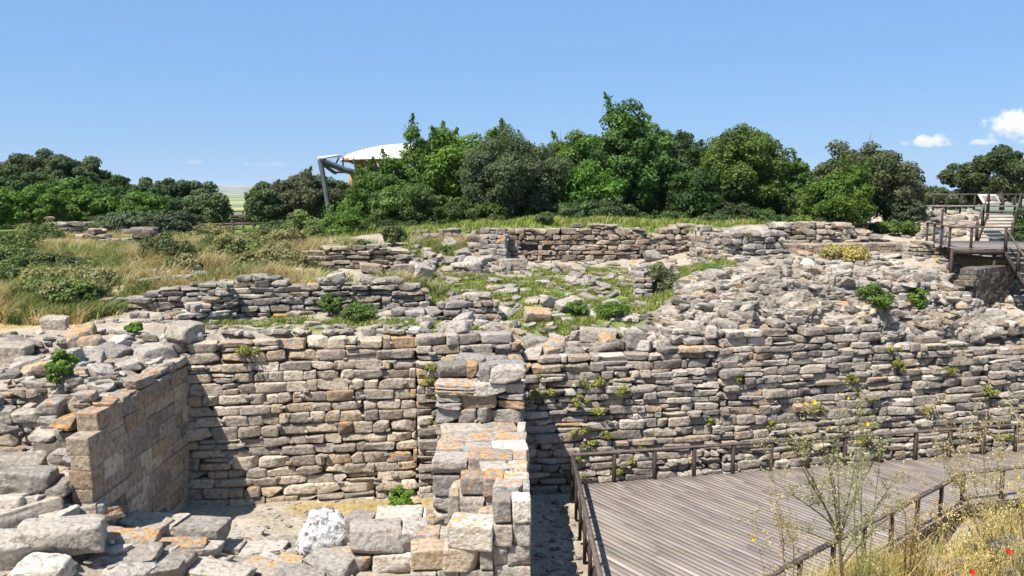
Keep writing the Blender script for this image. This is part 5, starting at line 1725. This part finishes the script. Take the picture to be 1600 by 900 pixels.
weed('tall_weed', 'tall dark stemmed weed with open forking branches rising in front of the deck', gbase(1318, 9.6), T([(1268, 640), (1340, 655), (1372, 710), (1290, 690), (1240, 705), (1205, 750), (1178, 815), (1400, 745), (1312, 640), (1225, 680), (1420, 790)], 9.6, .4, 1), 1, (.11, .10, .04), (.20, .21, .08), (.42, .38, .22),
     [(at(1272, 628, 9.4), YEL, .034), (at(1298, 668, 9.3), YEL, .022), (at(1325, 622, 9.6), YEL, .02)], r0=.014, n_side=13, fork_at=at(1310, 828, 9.6))
weed('tall_weed', 'pale straggling weed with seed heads in front of the deck corner post', gbase(1240, 9.0), T([(1180, 830), (1200, 700), (1225, 745), (1212, 800), (1240, 820)], 9.0, .3, 2), 2, (.27, .20, .10), (.28, .23, .12), (.46, .38, .24), [(at(1176, 842, 9.0), YEL, .03)], r0=.011)
weed('tall_weed', 'thin green stemmed weed standing close beside the dark stemmed one', gbase(1352, 9.3), T([(1352, 655), (1345, 620), (1378, 690), (1330, 705)], 9.3, .3, 3), 3, (.16, .19, .06), (.24, .25, .10), (.42, .40, .22), [(at(1355, 662, 9.2), YEL, .03), (at(1343, 690, 9.2), YEL, .025)], r0=.012)
weed('dry_weed', 'bushy straw yellow weed leaning over the far end of the deck', gbase(1545, 10.6), T([(1440, 640), (1470, 625), (1490, 660), (1520, 640), (1500, 700), (1535, 690), (1455, 690), (1560, 660), (1480, 740)], 10.6, .5, 4), 4, (.30, .24, .11), (.32, .27, .13), (.50, .42, .26), [(at(1575, 760, 10.4), YEL, .024)], r0=.012, n_side=13)
weed('dry_weed', 'straw yellow weed at the edge of the view with long arching stems', gbase(1600, 10.0), T([(1560, 720), (1590, 640), (1612, 680), (1540, 760), (1600, 740), (1630, 700)], 10.0, .5, 5), 5, (.30, .25, .10), (.32, .28, .12), (.50, .43, .24), [(at(1590, 745, 9.8), YEL, .026), (at(1598, 790, 9.8), YEL, .024)], r0=.012, n_side=12)
weed('dry_weed', 'reddish brown dry weed spreading low over the deck rail', gbase(1420, 10.2), T([(1380, 800), (1400, 760), (1440, 740), (1460, 790), (1420, 815), (1480, 800)], 10.2, .5, 6), 6, (.26, .15, .07), (.34, .25, .12), (.5, .42, .25), r0=.011, n_side=9)
weed('dry_weed', 'short golden weed on the bank with a cloud of tiny heads', gbase(1510, 10.0), T([(1480, 820), (1510, 800), (1545, 815), (1570, 800), (1530, 850), (1590, 830)], 10.0, .5, 7), 7, (.38, .29, .10), (.45, .36, .14), (.6, .5, .26), r0=.01, n_side=9)
weed('poppy', 'red poppy on a thin stem, the higher of the two', gbase(1578, 9.4), [at(1576, 862, 9.4)], 8, (.2, .22, .08), (.2, .22, .08), (.3, .3, .1), [(at(1576, 862, 9.38), RED, .042)], r0=.006, n_side=1, n_leaf=6)
weed('poppy', 'red poppy low in the dry grass, the lower of the two', gbase(1519, 9.2), [at(1519, 894, 9.2)], 9, (.2, .22, .08), (.2, .22, .08), (.3, .3, .1), [(at(1519, 894, 9.18), RED, .042)], r0=.006, n_side=1, n_leaf=6)

# ------------------------------------------------------------------ air: far things fade to blue
hb_ = MB()
hb_.box((0, 14000, 60), (64000, 64000, 170))
m, t = material('thin_summer_haze')
pv = t.n('ShaderNodeVolumePrincipled')
pv.inputs['Color'].default_value = (0.62, 0.80, 1.0, 1)
pv.inputs['Density'].default_value = 0.00007
pv.inputs['Anisotropy'].default_value = 0.1
t.l(pv.outputs[0], t.n('ShaderNodeOutputMaterial').inputs['Volume'])
tag(hb_.build('haze', m, None, smooth=False), kind='stuff')
